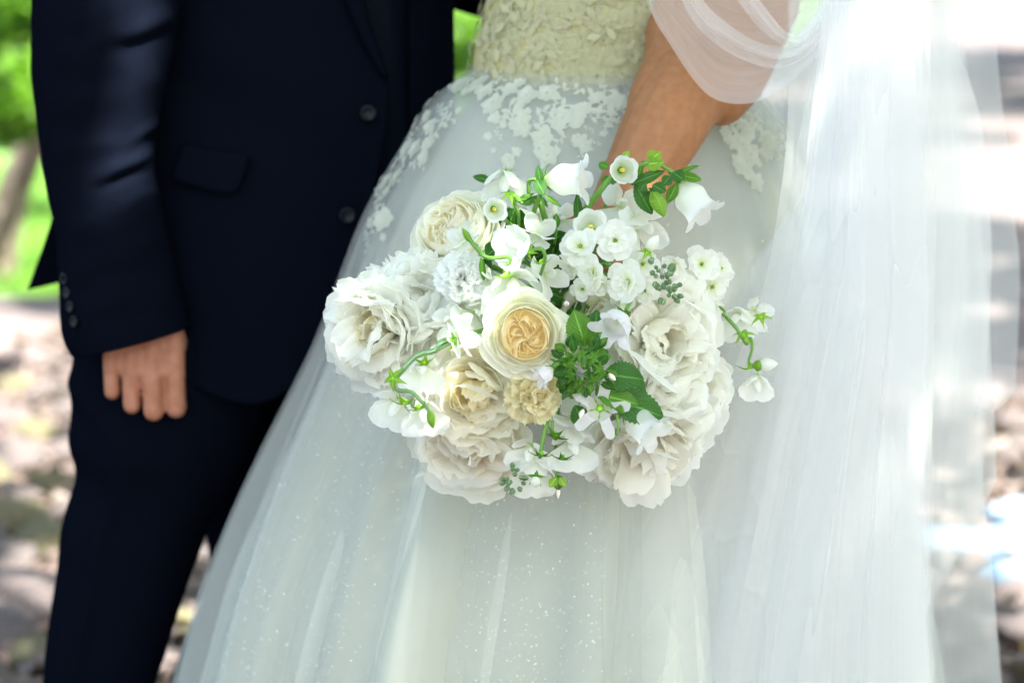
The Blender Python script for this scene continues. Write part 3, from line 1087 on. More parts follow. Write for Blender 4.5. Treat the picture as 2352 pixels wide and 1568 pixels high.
# ------------------------------------------------------------------ bride
BY = 0.33
broot_loc = Vector((at(1380, 700, BY).x, BY, 0.0))
bride = empty("person", Matrix.Translation(broot_loc))
tag(bride, "person in a white lace and tulle wedding dress with long sheer veil holding the bouquet", "person")
BI = Matrix.Translation(-broot_loc)
HANDP = at(1350, 610, .065)                  # where the stems are gripped
STEMD = Vector((0.08, 0.70, 0.28)).normalized()   # direction the stem ends point: back and up past the hand

arm = [(at(1760, -420, .36), .054, at(1712, 0, .25), .058), (at(1712, 0, .25), .058, at(1666, 165, .205), .045), (at(1662, 170, .205), .044, at(1652, 214, .185), .034),
       (at(1652, 196, .185), .034, at(1574, 205, .170), .045), (at(1574, 205, .170), .045, at(1520, 300, .14), .0425), (at(1520, 300, .14), .0425, at(1462, 410, .115), .035),
       (at(1462, 410, .115), .035, at(1412, 500, .095), .029), (at(1590, -60, .28), .045, at(1556, 150, .19), .035), (at(1556, 150, .19), .035, at(1520, 240, .16), .036)]
# hand closed round the stems
wrist = at(1412, 500, .095)
palm = HANDP + Vector((.022, .022, .012))
arm += [(wrist, .028, palm + Vector((.004, .004, .014)), .025), (palm + Vector((.0, .0, .016)), .022, palm + Vector((-.004, 0, -.03)), .02)]
ax1 = Vector((1, 0, 0)).cross(STEMD).normalized()
for f in range(4):
    o_ = HANDP + Vector((0, 0, .022 - .019 * f)) + STEMD * .004
    a0 = o_ + Vector((.026, .014, 0)); a1 = o_ + Vector((.018, -.022, -.002)); a2 = o_ + Vector((-.012, -.026, -.003)); a3 = o_ + Vector((-.024, -.006, -.002))
    arm += [(a0, .010, a1, .0092), (a1, .0092, a2, .0085), (a2, .0085, a3, .007)]
t0 = palm + Vector((-.008, 0, .03))
arm += [(t0, .013, HANDP + Vector((-.012, -.002, .042)), .011), (HANDP + Vector((-.012, -.002, .042)), .0105, HANDP + Vector((-.028, -.016, .03)), .0085)]
abm = remeshed("arm", arm, 0.0022, 7)
wz = at(1400, 180, BY).z
bx = at(1400, 100, BY).x
shz = wz + .40
big = [(Vector((bx, BY, wz + .05)), .105, Vector((bx + .03, BY, shz - .08)), .12), (Vector((bx, BY, wz + .05)), .105, Vector((bx, BY, wz - .2)), .13),
       (Vector((bx - .10, BY, shz)), .05, Vector((bx + .16, BY, shz)), .05), (Vector((bx + .16, BY, shz)), .05, at(1740, -420, .36), .05), (Vector((bx + .03, BY, shz)), .05, Vector((bx + .01, BY - .01, shz + .13)), .045),
       (Vector((bx + .0, BY - .03, shz + .18)), .078, Vector((bx, BY - .02, shz + .26)), .088),
       (Vector((bx - .10, BY, shz)), .048, Vector((bx - .16, BY + .12, wz + .12)), .038), (Vector((bx - .16, BY + .12, wz + .12)), .038, Vector((bx - .30, BY + .22, wz + .22)), .03)]
for s_ in (-1, 1):
    hip = Vector((bx + s_ * .07, BY, wz - .22)); foot = Vector((bx + s_ * .07, BY, .06))
    big += [(hip, .08, (hip + foot) / 2, .055), ((hip + foot) / 2, .055, foot, .038), (foot, .036, foot + Vector((-.05, -.13, -.03)), .026)]
bbm = remeshed("torso", big, 0.012, 3)
body_object("body", [abm, bbm], MATS["skin_bride"], bride, BI)
V = []
for j in range(14):
    for i in range(24):
        ph, t = PI * (j / 13) * .72, 2 * PI * i / 24
        c = Vector((bx + .005, BY + .01, shz + .245))
        V.append(BI @ (c + Vector((math.sin(ph) * math.cos(t) * .1, math.sin(ph) * math.sin(t) * .11 + (.03 if math.sin(t) > 0 else 0), math.cos(ph) * .115)) * (1 + .05 * nz(i * .9, j * .5))))
link("hair", mesh("hair", V, grid_faces(24, 14, True), MATS["hair_brown"]), bride)

# rows of the dress silhouette: v, left u, right u
BROWS = [(-420, 1190, 1800), (-250, 1165, 1770), (-100, 1140, 1735), (0, 1122, 1715), (70, 1100, 1705), (130, 1086, 1700), (185, 1082, 1705)]
SROWS = [(150, 1088, 1700), (175, 1062, 1716), (200, 1024, 1738), (264, 965, 1788), (339, 922, 1822), (400, 886, 1850), (510, 832, 1890), (600, 800, 1920), (700, 768, 1948),
         (800, 733, 1975), (900, 690, 2002), (1000, 645, 2030), (1100, 602, 2060), (1260, 540, 2095), (1380, 498, 2112), (1568, 446, 2145), (1750, 385, 2185), (2200, 260, 2290), (2700, 150, 2390), (3050, 95, 2440)]


def row_tab(rows):
    zs, xl, xr = [], [], []
    for v, a_, b_ in rows[::-1]:
        zs.append(at(1176, v, BY).z)
        xl.append(at(a_, v, BY).x)
        xr.append(at(b_, v, BY).x)
    return zs, xl, xr


BT, ST = row_tab(BROWS), row_tab(SROWS)


def dress_pt(tab, th, z, inset=0.0, depth=.78, disp=None):
    """th: 0 right, PI left, 3PI/2 front"""
    xl, xr = smooth_interp(z, tab[0], tab[1]), smooth_interp(z, tab[0], tab[2])
    c, a_ = (xl + xr) / 2, (xr - xl) / 2 - inset
    b_ = min(a_ * depth, .10 + a_ * .52)
    d = disp(th, z) if disp else 0.0
    return Vector((c + (a_ + d) * math.cos(th), BY + (b_ + d) * math.sin(th), z))


def dress_n(tab, th, z, inset=0.0, disp=None):
    e = .004
    p = dress_pt(tab, th, z, inset, disp=disp)
    a_ = dress_pt(tab, th + e, z, inset, disp=disp) - p
    b_ = dress_pt(tab, th, z - e, inset, disp=disp) - p
    n = a_.cross(b_).normalized()
    if n.dot(Vector((math.cos(th), math.sin(th), 0))) < 0: n = -n
    return p, n


def pleats(seed, amp, k0=11):
    ph = [random.Random(seed + i).uniform(0, 6.28) for i in range(8)]
    zt, zb = ST[0][-1], ST[0][0]

    def f(th, z):
        s = (zt - z) / (zt - zb)
        g_ = amp * smooth(s * 2.2 + .05)
        w_ = th + .04 * math.sin(z * 5 + ph[6])
        x = (math.sin(w_ * k0 + ph[0]) + .7 * math.sin(w_ * (k0 + 6) + ph[1] + z * .9) + .5 * math.sin(w_ * (2 * k0 + 3) + ph[2] - z * 1.3) + .45 * math.sin(w_ * (3 * k0 + 2) + ph[3]))
        x = x + .35 * abs(x)
        return g_ * (x * .5 - .32)
    return f


def dress_sheet(name, tab, mat, parent, inset, nth, nz_, disp=None, th0=0.0, th1=2 * PI, z1=None, z0=None, uvs=4.0):
    V, UV = [], []
    zt, zb = (z1 if z1 is not None else tab[0][-1]), (z0 if z0 is not None else tab[0][0])
    for j in range(nz_):
        t = (j / (nz_ - 1)) ** 1.15
        z = zt + (zb - zt) * t
        for i in range(nth):
            th = th0 + (th1 - th0) * i / (nth - 1)
            V.append(BI @ dress_pt(tab, th, z, inset, disp=disp))
            UV.append((i / (nth - 1) * uvs, t))
    return link(name, mesh(name, V, grid_faces(nth, nz_), MATS[mat], UV), parent)


def bod_disp(th, z): return .0025 * nz(math.cos(th) * 3, math.sin(th) * 3, z * 16) + .002 * math.sin(z * 160 + 2 * math.sin(th * 3)) * smooth((z - wz) / .1)


bodice = dress_sheet("bodice", BT, "bodice_cream", bride, 0, 120, 60, bod_disp)
skirt = dress_sheet("skirt", ST, "lining_ivory", bride, .042, 300, 90, pleats(3, .040, 9))
TL1, TL2, TL3 = pleats(17, .036, 10), pleats(31, .034, 8), pleats(47, .024, 12)
dress_sheet("tulle_layer", ST, "tulle_skirt", skirt, .020, 420, 100, TL1)
dress_sheet("tulle_layer", ST, "tulle_over", skirt, .008, 420, 100, TL2)
dress_sheet("tulle_layer", ST, "tulle_over", skirt, .000, 420, 100, TL3)


# lace flowers sewn on bodice and upper skirt
def lace_mesh(seed):
    """raised fabric flower: two tiers of soft ruffled petals and a beaded eye"""
    g = random.Random(seed)
    a = Acc()
    for tier, (n_, ln_, wd_, z_) in enumerate([(g.choice([5, 6, 7]), 1.0, .44, .02), (g.choice([4, 5]), .58, .30, .10)]):
        for k_ in range(n_):
            az = 2 * PI * k_ / n_ + g.uniform(-.22, .22) + tier * .5
            pl_ = ln_ * g.uniform(.72, 1.12)
            V, UV = [], []
            for j in range(6):
                t = j / 5
                for i in range(7):
                    s = i / 6 * 2 - 1
                    rr = .06 + pl_ * .94 * t * (1 - .30 * s * s + .16 * nz(s * 2.6, k_ + tier * 7, seed))
                    wdt = wd_ * math.sin(min(1, .22 + t * .78) * PI * .74)
                    V.append((rr, s * wdt, z_ + .12 * t * (.4 + tier) + .14 * t * nz(s * 2.2 + k_, t * 2, seed + tier)))
                    UV.append((i / 6, t))
            a.add(V, grid_faces(7, 6), UV, Matrix.Rotation(az, 4, 'Z'))
    for k_ in range(5):
        t = 2 * PI * k_ / 5
        V, F, UV = tube_data([(.07 * math.cos(t), .07 * math.sin(t), .12), (.08 * math.cos(t), .08 * math.sin(t), .22)], .04, 5)
        a.add(V, F, UV)
    return a.mesh("lace_flower", MATS["lace_white"])


def lace_sprig(seed):
    g = random.Random(seed)
    a = Acc()
    V, F, UV = tube_data([(x, .25 * math.sin(x * 2), .06) for x in np.linspace(-1.6, 1.6, 9)], .05, 5)
    a.add(V, F, UV)
    for k_ in range(7):
        x = -1.5 + k_ * .5
        M = Matrix.Translation((x, .25 * math.sin(x * 2), .06)) @ Matrix.Rotation((1 if k_ % 2 else -1) * g.uniform(.7, 1.2), 4, 'Z')
        V, UV = [], []
        for j in range(5):
            t = j / 4
            for i in range(3):
                s = i - 1
                V.append((t * .75, s * .2 * math.sin(PI * (t * .9 + .08)), .05 + .08 * (1 - abs(s)) * math.sin(PI * t)))
                UV.append((i / 2, t))
        a.add(V, grid_faces(3, 5), UV, M)
    return a.mesh("lace_sprig", MATS["lace_white"])


LACE = [lace_mesh(i) for i in range(9)]
SPRIG = [lace_sprig(i) for i in range(2)]


def recolour(ms, mat):
    out = []
    for m_ in ms:
        c_ = m_.copy()
        c_.materials.clear()
        c_.materials.append(MATS[mat])
        out.append(c_)
    return out


LACE_C, SPRIG_C = recolour(LACE, "lace_cream"), recolour(SPRIG, "lace_cream")
g = random.Random(77)


def sew(tab, u, v, r, me, disp, name, parent, inset=0.0, lift=.001, flat_=.7):
    """find the dress place seen at (u, v) on the camera side and sew a lace piece there"""
    z = at(u, v, BY - .1).z
    for _ in range(8):
        xl, xr = smooth_interp(z, tab[0], tab[1]), smooth_interp(z, tab[0], tab[2])
        c, a_ = (xl + xr) / 2, (xr - xl) / 2 - inset
        Yg = BY - .1
        b_ = min(a_ * .78, .10 + a_ * .52)
        for _k in range(3):
            x = at(u, v, Yg).x
            q = max(-.999, min(.999, (x - c) / a_))
            Yg = BY - b_ * math.sqrt(1 - q * q)
        z = at(u, v, Yg).z
    th = 2 * PI - math.acos(q)
    p, n = dress_n(tab, th, z, inset, disp)
    M = Matrix.Translation(BI @ (p + n * lift)) @ n.to_track_quat('Z', 'Y').to_matrix().to_4x4() @ Matrix.Rotation(g.uniform(0, 6.3), 4, 'Z') @ Matrix.Diagonal((r, r, r * flat_, 1))
    return link(name, me, parent, M)


placed = []
tries = 0
while len(placed) < 240 and tries < 4000:
    tries += 1
    v = g.uniform(-90, 205)
    u = g.uniform(1095, 1560)
    r = g.choice([12, 16, 22, 28, 36, 42])
    if any((u - a_) ** 2 + (v - b_) ** 2 < (.42 * (r + c_)) ** 2 for a_, b_, c_ in placed): continue
    placed.append((u, v, r))
    sew(BT, u, v, r * mpp(BY - .1) * 1.2, LACE_C[g.randrange(9)] if g.random() < .65 else SPRIG_C[g.randrange(2)], bod_disp, "lace_flower", bodice)
for (u, v) in [(1110, -20), (1095, 60), (1085, 110), (1078, 150), (1105, 20)]:
    sew(BT, u + 6, v, 22 * mpp(BY), LACE_C[g.randrange(9)], bod_disp, "lace_flower", bodice, 0, .004)
# trailing vines of lace over the hips
vines = [[(1090, 190), (1130, 250), (1150, 310), (1165, 380)], [(1180, 205), (1210, 260), (1200, 300)], [(1250, 215), (1280, 270), (1260, 325), (1245, 350)],
         [(1340, 205), (1345, 270), (1330, 330), (1390, 300)], [(1420, 215), (1400, 280)], [(1050, 205), (1010, 270), (985, 330), (960, 370)], [(1000, 235), (950, 310), (915, 385), (890, 430)],
         [(905, 380), (880, 450), (865, 520), (850, 560)], [(1660, 290), (1710, 300), (1760, 320), (1730, 400)], [(1650, 260), (1700, 330), (1720, 420)], [(1780, 280), (1800, 350)], [(1040, 175), (1070, 200), (1120, 215)]]
for vn in vines:
    P = spline([Vector((a_, b_, 0)) for a_, b_ in vn], 15)
    for i, q in enumerate(P):
        r = g.choice([8, 11, 14, 18, 24, 30])
        sew(ST, q.x + g.gauss(0, 16), q.y + g.gauss(0, 11), r * mpp(BY - .1), LACE[g.randrange(9)] if g.random() < .62 else SPRIG[g.randrange(2)], TL3, "lace_flower", skirt, 0, .0012, .6)

# sequins scattered over the tulle
acc = Acc()
for i in range(2400):
    u, v = g.uniform(470, 2080), 520 + 1050 * g.random() ** .7
    if i > 800: u, v = g.uniform(480, 1400), g.uniform(700, 1568)
    z = at(u, v, BY - .2).z
    xl, xr = smooth_interp(z, ST[0], ST[1]), smooth_interp(z, ST[0], ST[2])
    q = (at(u, v, BY - .15).x - (xl + xr) / 2) / ((xr - xl) / 2)
    if abs(q) > .985: continue
    th = 2 * PI - math.acos(q)
    p, n = dress_n(ST, th, z, 0, TL3)
    n = (n + Vector((g.gauss(0, .5), g.gauss(0, .5), g.gauss(0, .5)))).normalized()
    s = g.choice([.0003, .0003, .0004, .0004, .0005, .0005, .0007])
    M = Matrix.Translation(BI @ (p + n * .0012)) @ n.to_track_quat('Z', 'Y').to_matrix().to_4x4()
    acc.add([(s, 0, 0), (s * .5, s * .87, 0), (-s * .5, s * .87, 0), (-s, 0, 0), (-s * .5, -s * .87, 0), (s * .5, -s * .87, 0)], [(0, 1, 2, 3, 4, 5)], None, M)
sq = link("sequins", acc.mesh("sequins", MATS["sequin"], False), skirt)
sq["kind"] = "stuff"


# ------------------------------------------------------------------ veil
def veil_sheet(name, left, right, Yl, Yr, nx, ny, mat, parent, seed, amp=.012, kf=5.0, bow=.06):
    """hanging sheet between two side lines in picture units; soft upright pleats"""
    Ls, Rs = spline([at(u, v, Yl) for u, v in left], ny), spline([at(u, v, Yr) for u, v in right], ny)
    ph = [random.Random(seed + i).uniform(0, 6.3) for i in range(6)]
    V, UV = [], []
    for j in range(ny):
        t = j / (ny - 1)
        for i in range(nx):
            s = i / (nx - 1)
            p = Ls[j].lerp(Rs[j], s)
            sw = s + .02 * math.sin(t * 4 + ph[4])
            d = amp * (.45 + .55 * t) * (math.sin(sw * kf * PI + ph[0]) + .5 * math.sin(sw * kf * 1.7 * PI + ph[1] + t * 1.5) + .22 * math.sin(sw * kf * 3.1 * PI + ph[2] - t)) + .004 * nz(s * 14 + seed, t * 1.2, seed)
            V.append(BI @ (p + Vector((d * .35, d - bow * math.sin(PI * s), 0))))
            UV.append((s * 2.2, t))
    return link(name, mesh(name, V, grid_faces(nx, ny), MATS[mat], UV), parent)


veil = veil_sheet("veil", [(1850, -500), (1830, -200), (1815, 0), (1815, 200), (1800, 420), (1745, 700), (1620, 1000), (1500, 1300), (1400, 1700)],
                  [(2090, -500), (2165, -200), (2208, 0), (2218, 150), (2253, 280), (2268, 450), (2277, 600), (2262, 900), (2255, 1110), (2273, 1285), (2289, 1485), (2306, 1700)], .10, .30, 240, 70, "veil_soft", bride, 5)
veil_sheet("veil_layer", [(1960, -500), (1965, -200), (1975, 0), (1960, 200), (1950, 500), (1930, 800), (1900, 1200), (1880, 1700)],
           [(2120, -500), (2180, -200), (2196, 0), (2212, 200), (2240, 420), (2262, 620), (2284, 960), (2288, 1100)], .20, .36, 160, 60, "veil_soft", veil, 9, kf=4.2)
veil_sheet("veil_layer", [(2000, -500), (2040, -200), (2060, 0), (2050, 200), (2040, 420), (2050, 600), (2080, 800), (2110, 960)],
           [(2140, -500), (2225, -200), (2278, 0), (2293, 175), (2313, 350), (2330, 520), (2340, 640), (2329, 906)], .26, .42, 150, 60, "veil_fine", veil, 13, kf=3.6)
veil_sheet("veil_layer", [(1915, -500), (1900, -100), (1880, 150), (1850, 420), (1840, 700), (1780, 1000), (1700, 1400), (1650, 1700)],
           [(2060, -500), (2080, -100), (2100, 150), (2120, 420), (2130, 700), (2120, 1000), (2125, 1400), (2145, 1700)], .06, .14, 180, 60, "veil_fine", veil, 23, kf=5)

veil_sheet("veil_layer", [(1720, -500), (1700, -200), (1690, 0), (1690, 200), (1700, 500), (1720, 900)],
           [(2060, -500), (2080, -200), (2100, 0), (2110, 200), (2130, 500), (2150, 900)], .47, .47, 120, 50, "veil_soft", veil, 29, kf=6, bow=-.02)
veil_sheet("veil_layer", [(1740, -500), (1730, -200), (1720, 0), (1720, 200), (1740, 500), (1760, 900)],
           [(2120, -500), (2150, -200), (2170, 0), (2190, 200), (2215, 500), (2230, 900)], .50, .46, 120, 50, "veil_soft", veil, 37, kf=5, bow=-.02)

# thin gathers fanning over the right skirt, layers added to imitate brighter light there
for sd, (ua, ub, uc) in enumerate([(1850, 1560, 1250), (1835, 1640, 1380), (1860, 1720, 1520), (1870, 1790, 1640)]):
    veil_sheet("veil_layer", [(1890 + 15 * sd, -400), (1880 + 10 * sd, 0), (ua, 330), (ua - 25, 480), (ub, 800), ((ub + uc) / 2, 1150), (uc, 1450), (uc - 60, 1700)],
               [(2060 + 20 * sd, -400), (2075 + 20 * sd, 0), (2080 + 20 * sd, 330), (2090 + 20 * sd, 480), (2100 + 15 * sd, 800), (2105 + 12 * sd, 1150), (2110 + 12 * sd, 1450), (2130 + 10 * sd, 1700)], .095 - .022 * sd, .17 - .012 * sd, 130, 50, "veil_thin", veil, 41 + sd * 5, kf=4.0, amp=.008, bow=.075)


def swag(name, A, B, C_, D, parent, mat, Y0, Y1, nx, ny, folds, seed, amp=.006):
    """cloth slung between two upper ends: A-B is the lower edge line, C-D the inner line (picture units)"""
    lo = spline([at(u, v, Y0) for u, v in A], nx)
    up = spline([at(u, v, Y1) for u, v in C_], nx)
    V, UV = [], []
    for j in range(ny):
        t = j / (ny - 1)
        for i in range(nx):
            s = i / (nx - 1)
            p = lo[i].lerp(up[i], t)
            d = amp * math.sin(PI * s) * (math.sin(t * folds * PI + seed) + .5 * math.sin(t * folds * 2.3 * PI + seed * 2 + s * 2)) - amp * 1.6 * ridge(t, .035) + .006 * nz(s * 5 + seed, t * 4, seed) * math.sin(PI * s) + .0025 * nz(s * 16 + t * 9, t * 13, seed)
            V.append(BI @ (p + Vector((0, d - .012 * math.sin(PI * s) * math.sin(PI * t), 0))))
            UV.append((t * 1.2, s))
    return link(name, mesh(name, V, grid_faces(nx, ny), MATS[mat], UV), parent)


swag("veil_swag", [(1450, -160), (1492, 20), (1540, 105), (1590, 180), (1632, 222), (1684, 238), (1745, 230), (1815, 188), (1890, 110), (1960, 10), (2010, -160)], 0,
     [(1520, -190), (1560, -180), (1620, -175), (1680, -170), (1720, -170), (1760, -170), (1800, -170), (1840, -170), (1880, -175), (1930, -180), (1975, -190)], 0, veil, "veil_swag", .085, .12, 80, 60, 1.6, 1, .007)
swag("veil_swag", [(1545, -160), (1562, -10), (1600, 62), (1655, 110), (1715, 142), (1768, 156), (1815, 150), (1862, 118), (1915, 50), (1955, -30), (1995, -160)], 0,
     [(1580, -170), (1592, -50), (1622, 10), (1668, 52), (1722, 88), (1775, 106), (1818, 100), (1858, 66), (1900, 0), (1938, -70), (1975, -170)], 0, veil, "veil_swag", .075, .085, 80, 30, 1.3, 2.2, .006)
swag("veil_swag", [(1600, -180), (1640, -60), (1690, 0), (1740, 62), (1785, 100), (1820, 112), (1852, 92), (1892, 35), (1930, -40), (1965, -180)], 0,
     [(1620, -180), (1668, -80), (1722, -30), (1766, 30), (1800, 68), (1826, 78), (1850, 62), (1884, 8), (1915, -60), (1945, -180)], 0, veil, "veil_swag", .068, .076, 70, 22, 1.2, 3.4, .005)


# ================================================================== FLOWERS
def lerp_prof(prof, t):
    """smooth point and tangent on an (r, z) profile"""
    n = len(prof) - 1
    x = max(0.0, min(.9999, t)) * n
    k_ = int(x)
    f = x - k_
    P = [prof[max(0, k_ - 1)], prof[k_], prof[k_ + 1], prof[min(n, k_ + 2)]]

    def cr(a, b, c, d): return 0.5 * (2 * b + (c - a) * f + (2 * a - 5 * b + 4 * c - d) * f * f + (3 * b - a - 3 * c + d) * f ** 3)

    def dr(a, b, c, d): return 0.5 * ((c - a) + 2 * (2 * a - 5 * b + 4 * c - d) * f + 3 * (3 * b - a - 3 * c + d) * f * f)
    r, z = cr(*[p[0] for p in P]), cr(*[p[1] for p in P])
    dr_, dz_ = dr(*[p[0] for p in P]), dr(*[p[1] for p in P])
    l = math.hypot(dr_, dz_) or 1
    if t > 1:
        r += dr_ / l * (t - 1); z += dz_ / l * (t - 1)
    return r, z, dr_ / l, dz_ / l


PETAL_CACHE = {}


def petal(name, mat, prof, W, cup=.3, ruf=.05, rf=3.0, jag=.04, jf=6.0, tip=.35, claw=.22, nx=11, ny=10, seed=0, notch=0.0, fold=0.0, twist=0.0, roll=0.0):
    """one petal in unit size: grows in +x (outwards) and +z, width along y"""
    V, UV = [], []
    for j in range(ny):
        t0 = j / (ny - 1)
        for i in range(nx):
            s = i / (nx - 1) * 2 - 1
            edge_len = 1 - tip * abs(s) ** 2.4 + jag * nz(s * jf, seed * 3.7, 1.3) - notch * math.exp(-(s / .16) ** 2)
            t = t0 * max(.2, edge_len)
            wd = W * (claw + (1 - claw) * smooth(t0 * 1.55))
            r, z, dr_, dz_ = lerp_prof(prof, t)
            n_r, n_z = -dz_, dr_                     # towards the axis / upwards
            y = s * wd * (1 + .05 * nz(t * 4, seed, s))
            h = cup * wd * s * s + ruf * t0 ** 1.6 * (.35 + .65 * abs(s)) * (math.sin(s * rf * 2.2 + seed * 1.7 + t0 * 1.3) * .6 + nz(s * rf, t0 * 2.2, seed * 2.1) * 1.1)
            h += -fold * (1 - abs(s)) * wd - roll * smooth((t0 - .8) / .2) ** 2 * .25 + twist * s * t0 * wd
            V.append((r + n_r * h, y, z + n_z * h))
            UV.append((i / (nx - 1), t0))
    return mesh(name, V, grid_faces(nx, ny), MATS[mat], UV)


def face_matrix(p, face, roll=0.0):
    f = Vector(face).normalized()
    return Matrix.Translation(p) @ f.to_track_quat('Z', 'Y').to_matrix().to_4x4() @ Matrix.Rotation(roll, 4, 'Z')


BIND = HANDP + Vector((0, 0, 0))
SG = random.Random(99)


def add_stem(root, head, face, r=.0022, mat="stem_green", name="stem", back=.03, bow=.5):
    """stem from the flower head back into the bunch and through the grip"""
    f = Vector(face).normalized()
    h0 = Vector(head) - f * back * .2
    off = Vector((SG.gauss(0, .006), SG.gauss(0, .006), SG.gauss(0, .006)))
    pts = bez(h0, h0 - f * (back + .03), BIND + off - STEMD * .06, BIND + off, 14) + [BIND + off + STEMD * d for d in (.02, .04, .055 + SG.uniform(0, .015))]
    V, F, UV = tube_data(pts, r, 7)
    inv = root.matrix_basis.inverted()
    return link(name, mesh(name, [inv @ Vector(v) for v in V], F, MATS[mat], UV), root)


def pw(root, name, me, M): return link(name, me, root, M)


def ring(root, meshes, n, r0, z0, tilt, size, g, az0=0.0, ja=.25, jt=.12, js=.12, name="petal"):
    for i in range(n):
        az = az0 + 2 * PI * i / n + g.gauss(0, ja) * 2 * PI / n
        s = size * (1 + g.gauss(0, js))
        M = Matrix.Rotation(az, 4, 'Z') @ Matrix.Translation((r0, 0, z0)) @ Matrix.Rotation(tilt + g.gauss(0, jt), 4, 'Y') @ Matrix.Rotation(g.gauss(0, .08), 4, 'X') @ Matrix.Diagonal((s, s * (1 + g.gauss(0, .08)), s, 1))
        link(name, meshes[g.randrange(len(meshes))], root, M)


BOWL = [(0, 0), (.28, .02), (.60, .16), (.85, .42), (.98, .72)]
OPEN = [(0, 0), (.30, .03), (.62, .12), (.88, .22), (1.06, .26)]
CUP = [(0, 0), (.22, .10), (.42, .36), (.50, .70), (.46, 1.0)]
UPR = [(0, 0), (.10, .22), (.20, .50), (.26, .78), (.22, 1.05)]
INC = [(0, 0), (.16, .20), (.26, .48), (.22, .78), (.08, 1.0)]
FLARE = [(0, 0), (.08, .25), (.16, .52), (.30, .78), (.52, .95)]


def PM(key, n, mat, prof, **kw):
    k_ = (key, mat)
    if k_ not in PETAL_CACHE:
        PETAL_CACHE[k_] = [petal("petal", mat, prof, seed=i * 1.31 + len(key), **kw) for i in range(n)]
    return PETAL_CACHE[k_]


def label_flower(o, label, cat="flower"):
    return tag(o, label, cat, "flowers of the bouquet")


def peony(label, u, v, Y, rpx, face, outer="peony_white", inner="peony_white", heart="peony_cream_heart", seed=0, roll=0.0, wild=0.0, openness=0.0, nh=16, loose=0):
    p = at(u, v, Y)
    Rm = rpx * mpp(Y)
    g = random.Random(seed)
    f = Vector(face).normalized()
    root = empty("peony", face_matrix(p - f * Rm * .45, face, roll))
    label_flower(root, label, "peony")
    og = PM("pg", 6, outer, BOWL, W=.58, cup=.15, ruf=.10, rf=1.6, jag=.08, jf=4, tip=.24, notch=.09, nx=19, ny=12)
    oo = PM("po", 6, outer, OPEN, W=.56, cup=.08, ruf=.14, rf=1.8, jag=.09, jf=4.5, tip=.26, notch=.10, nx=19, ny=12)
    oc = PM("pc", 6, inner, CUP, W=.52, cup=.18, ruf=.11, rf=1.7, jag=.09, jf=4.5, tip=.26, notch=.08, nx=17, ny=12)
    ou = PM("pu", 6, inner, FLARE, W=.42, cup=.16, ruf=.13, rf=1.9, jag=.11, jf=5, tip=.24, nx=15, ny=11)
    oh = PM("ph", 6, heart, INC, W=.36, cup=.22, ruf=.13, rf=2.2, jag=.13, jf=6, tip=.2, nx=15, ny=10)
    ring(root, oo, 8, Rm * .06, -Rm * .05, -.05 - openness, Rm * 1.0, g, .3, jt=.18)
    ring(root, og, 8, Rm * .05, 0, .05, Rm * .98, g, 0, jt=.2)
    ring(root, og, 7, Rm * .05, Rm * .05, -.10, Rm * .90, g, .4, jt=.22)
    ring(root, oc, 8, Rm * .10, Rm * .06, .50, Rm * .88, g, .1, jt=.28)
    ring(root, ou, 8, Rm * .06, Rm * .06, .42, Rm * .90, g, .2, jt=.32, js=.16)
    ring(root, oc, 6, Rm * .02, Rm * .08, .22, Rm * .76, g, .6, jt=.28)
    ring(root, oh, int(nh * .55), Rm * .10, Rm * .10, .34, Rm * .72, g, .0, jt=.28, js=.16)
    ring(root, oh, 6, Rm * .02, Rm * .10, .18, Rm * .66, g, .3, jt=.28, js=.16)
    if loose:                                  # ragged outer petals standing off at all angles
        shag = PM("ps", 6, outer, FLARE, W=.30, cup=.12, ruf=.14, rf=2.4, jag=.20, jf=7, tip=.22, notch=.05, nx=15, ny=11)
        ring(root, oo, 5, Rm * .05, -Rm * .02, -.30, Rm * 1.10, g, .9, jt=.35, js=.10, ja=.4)
        ring(root, shag, loose, Rm * .08, 0, .85, Rm * 1.06, g, .5, jt=.40, js=.18, ja=.5)
        ring(root, shag, loose, Rm * .05, Rm * .04, .45, Rm * .96, g, .2, jt=.40, js=.18, ja=.5)
    if wild:
        tall = PM("pt", 3, outer, UPR, W=.15, cup=.3, ruf=.08, rf=2, jag=.15, jf=6, tip=.3, nx=9, ny=10)
        ring(root, tall, int(wild), Rm * .2, 0, .55, Rm * .98, g, 1.2, jt=.25)
    add_stem(root, p - f * Rm * .45, face, .003)
    return root


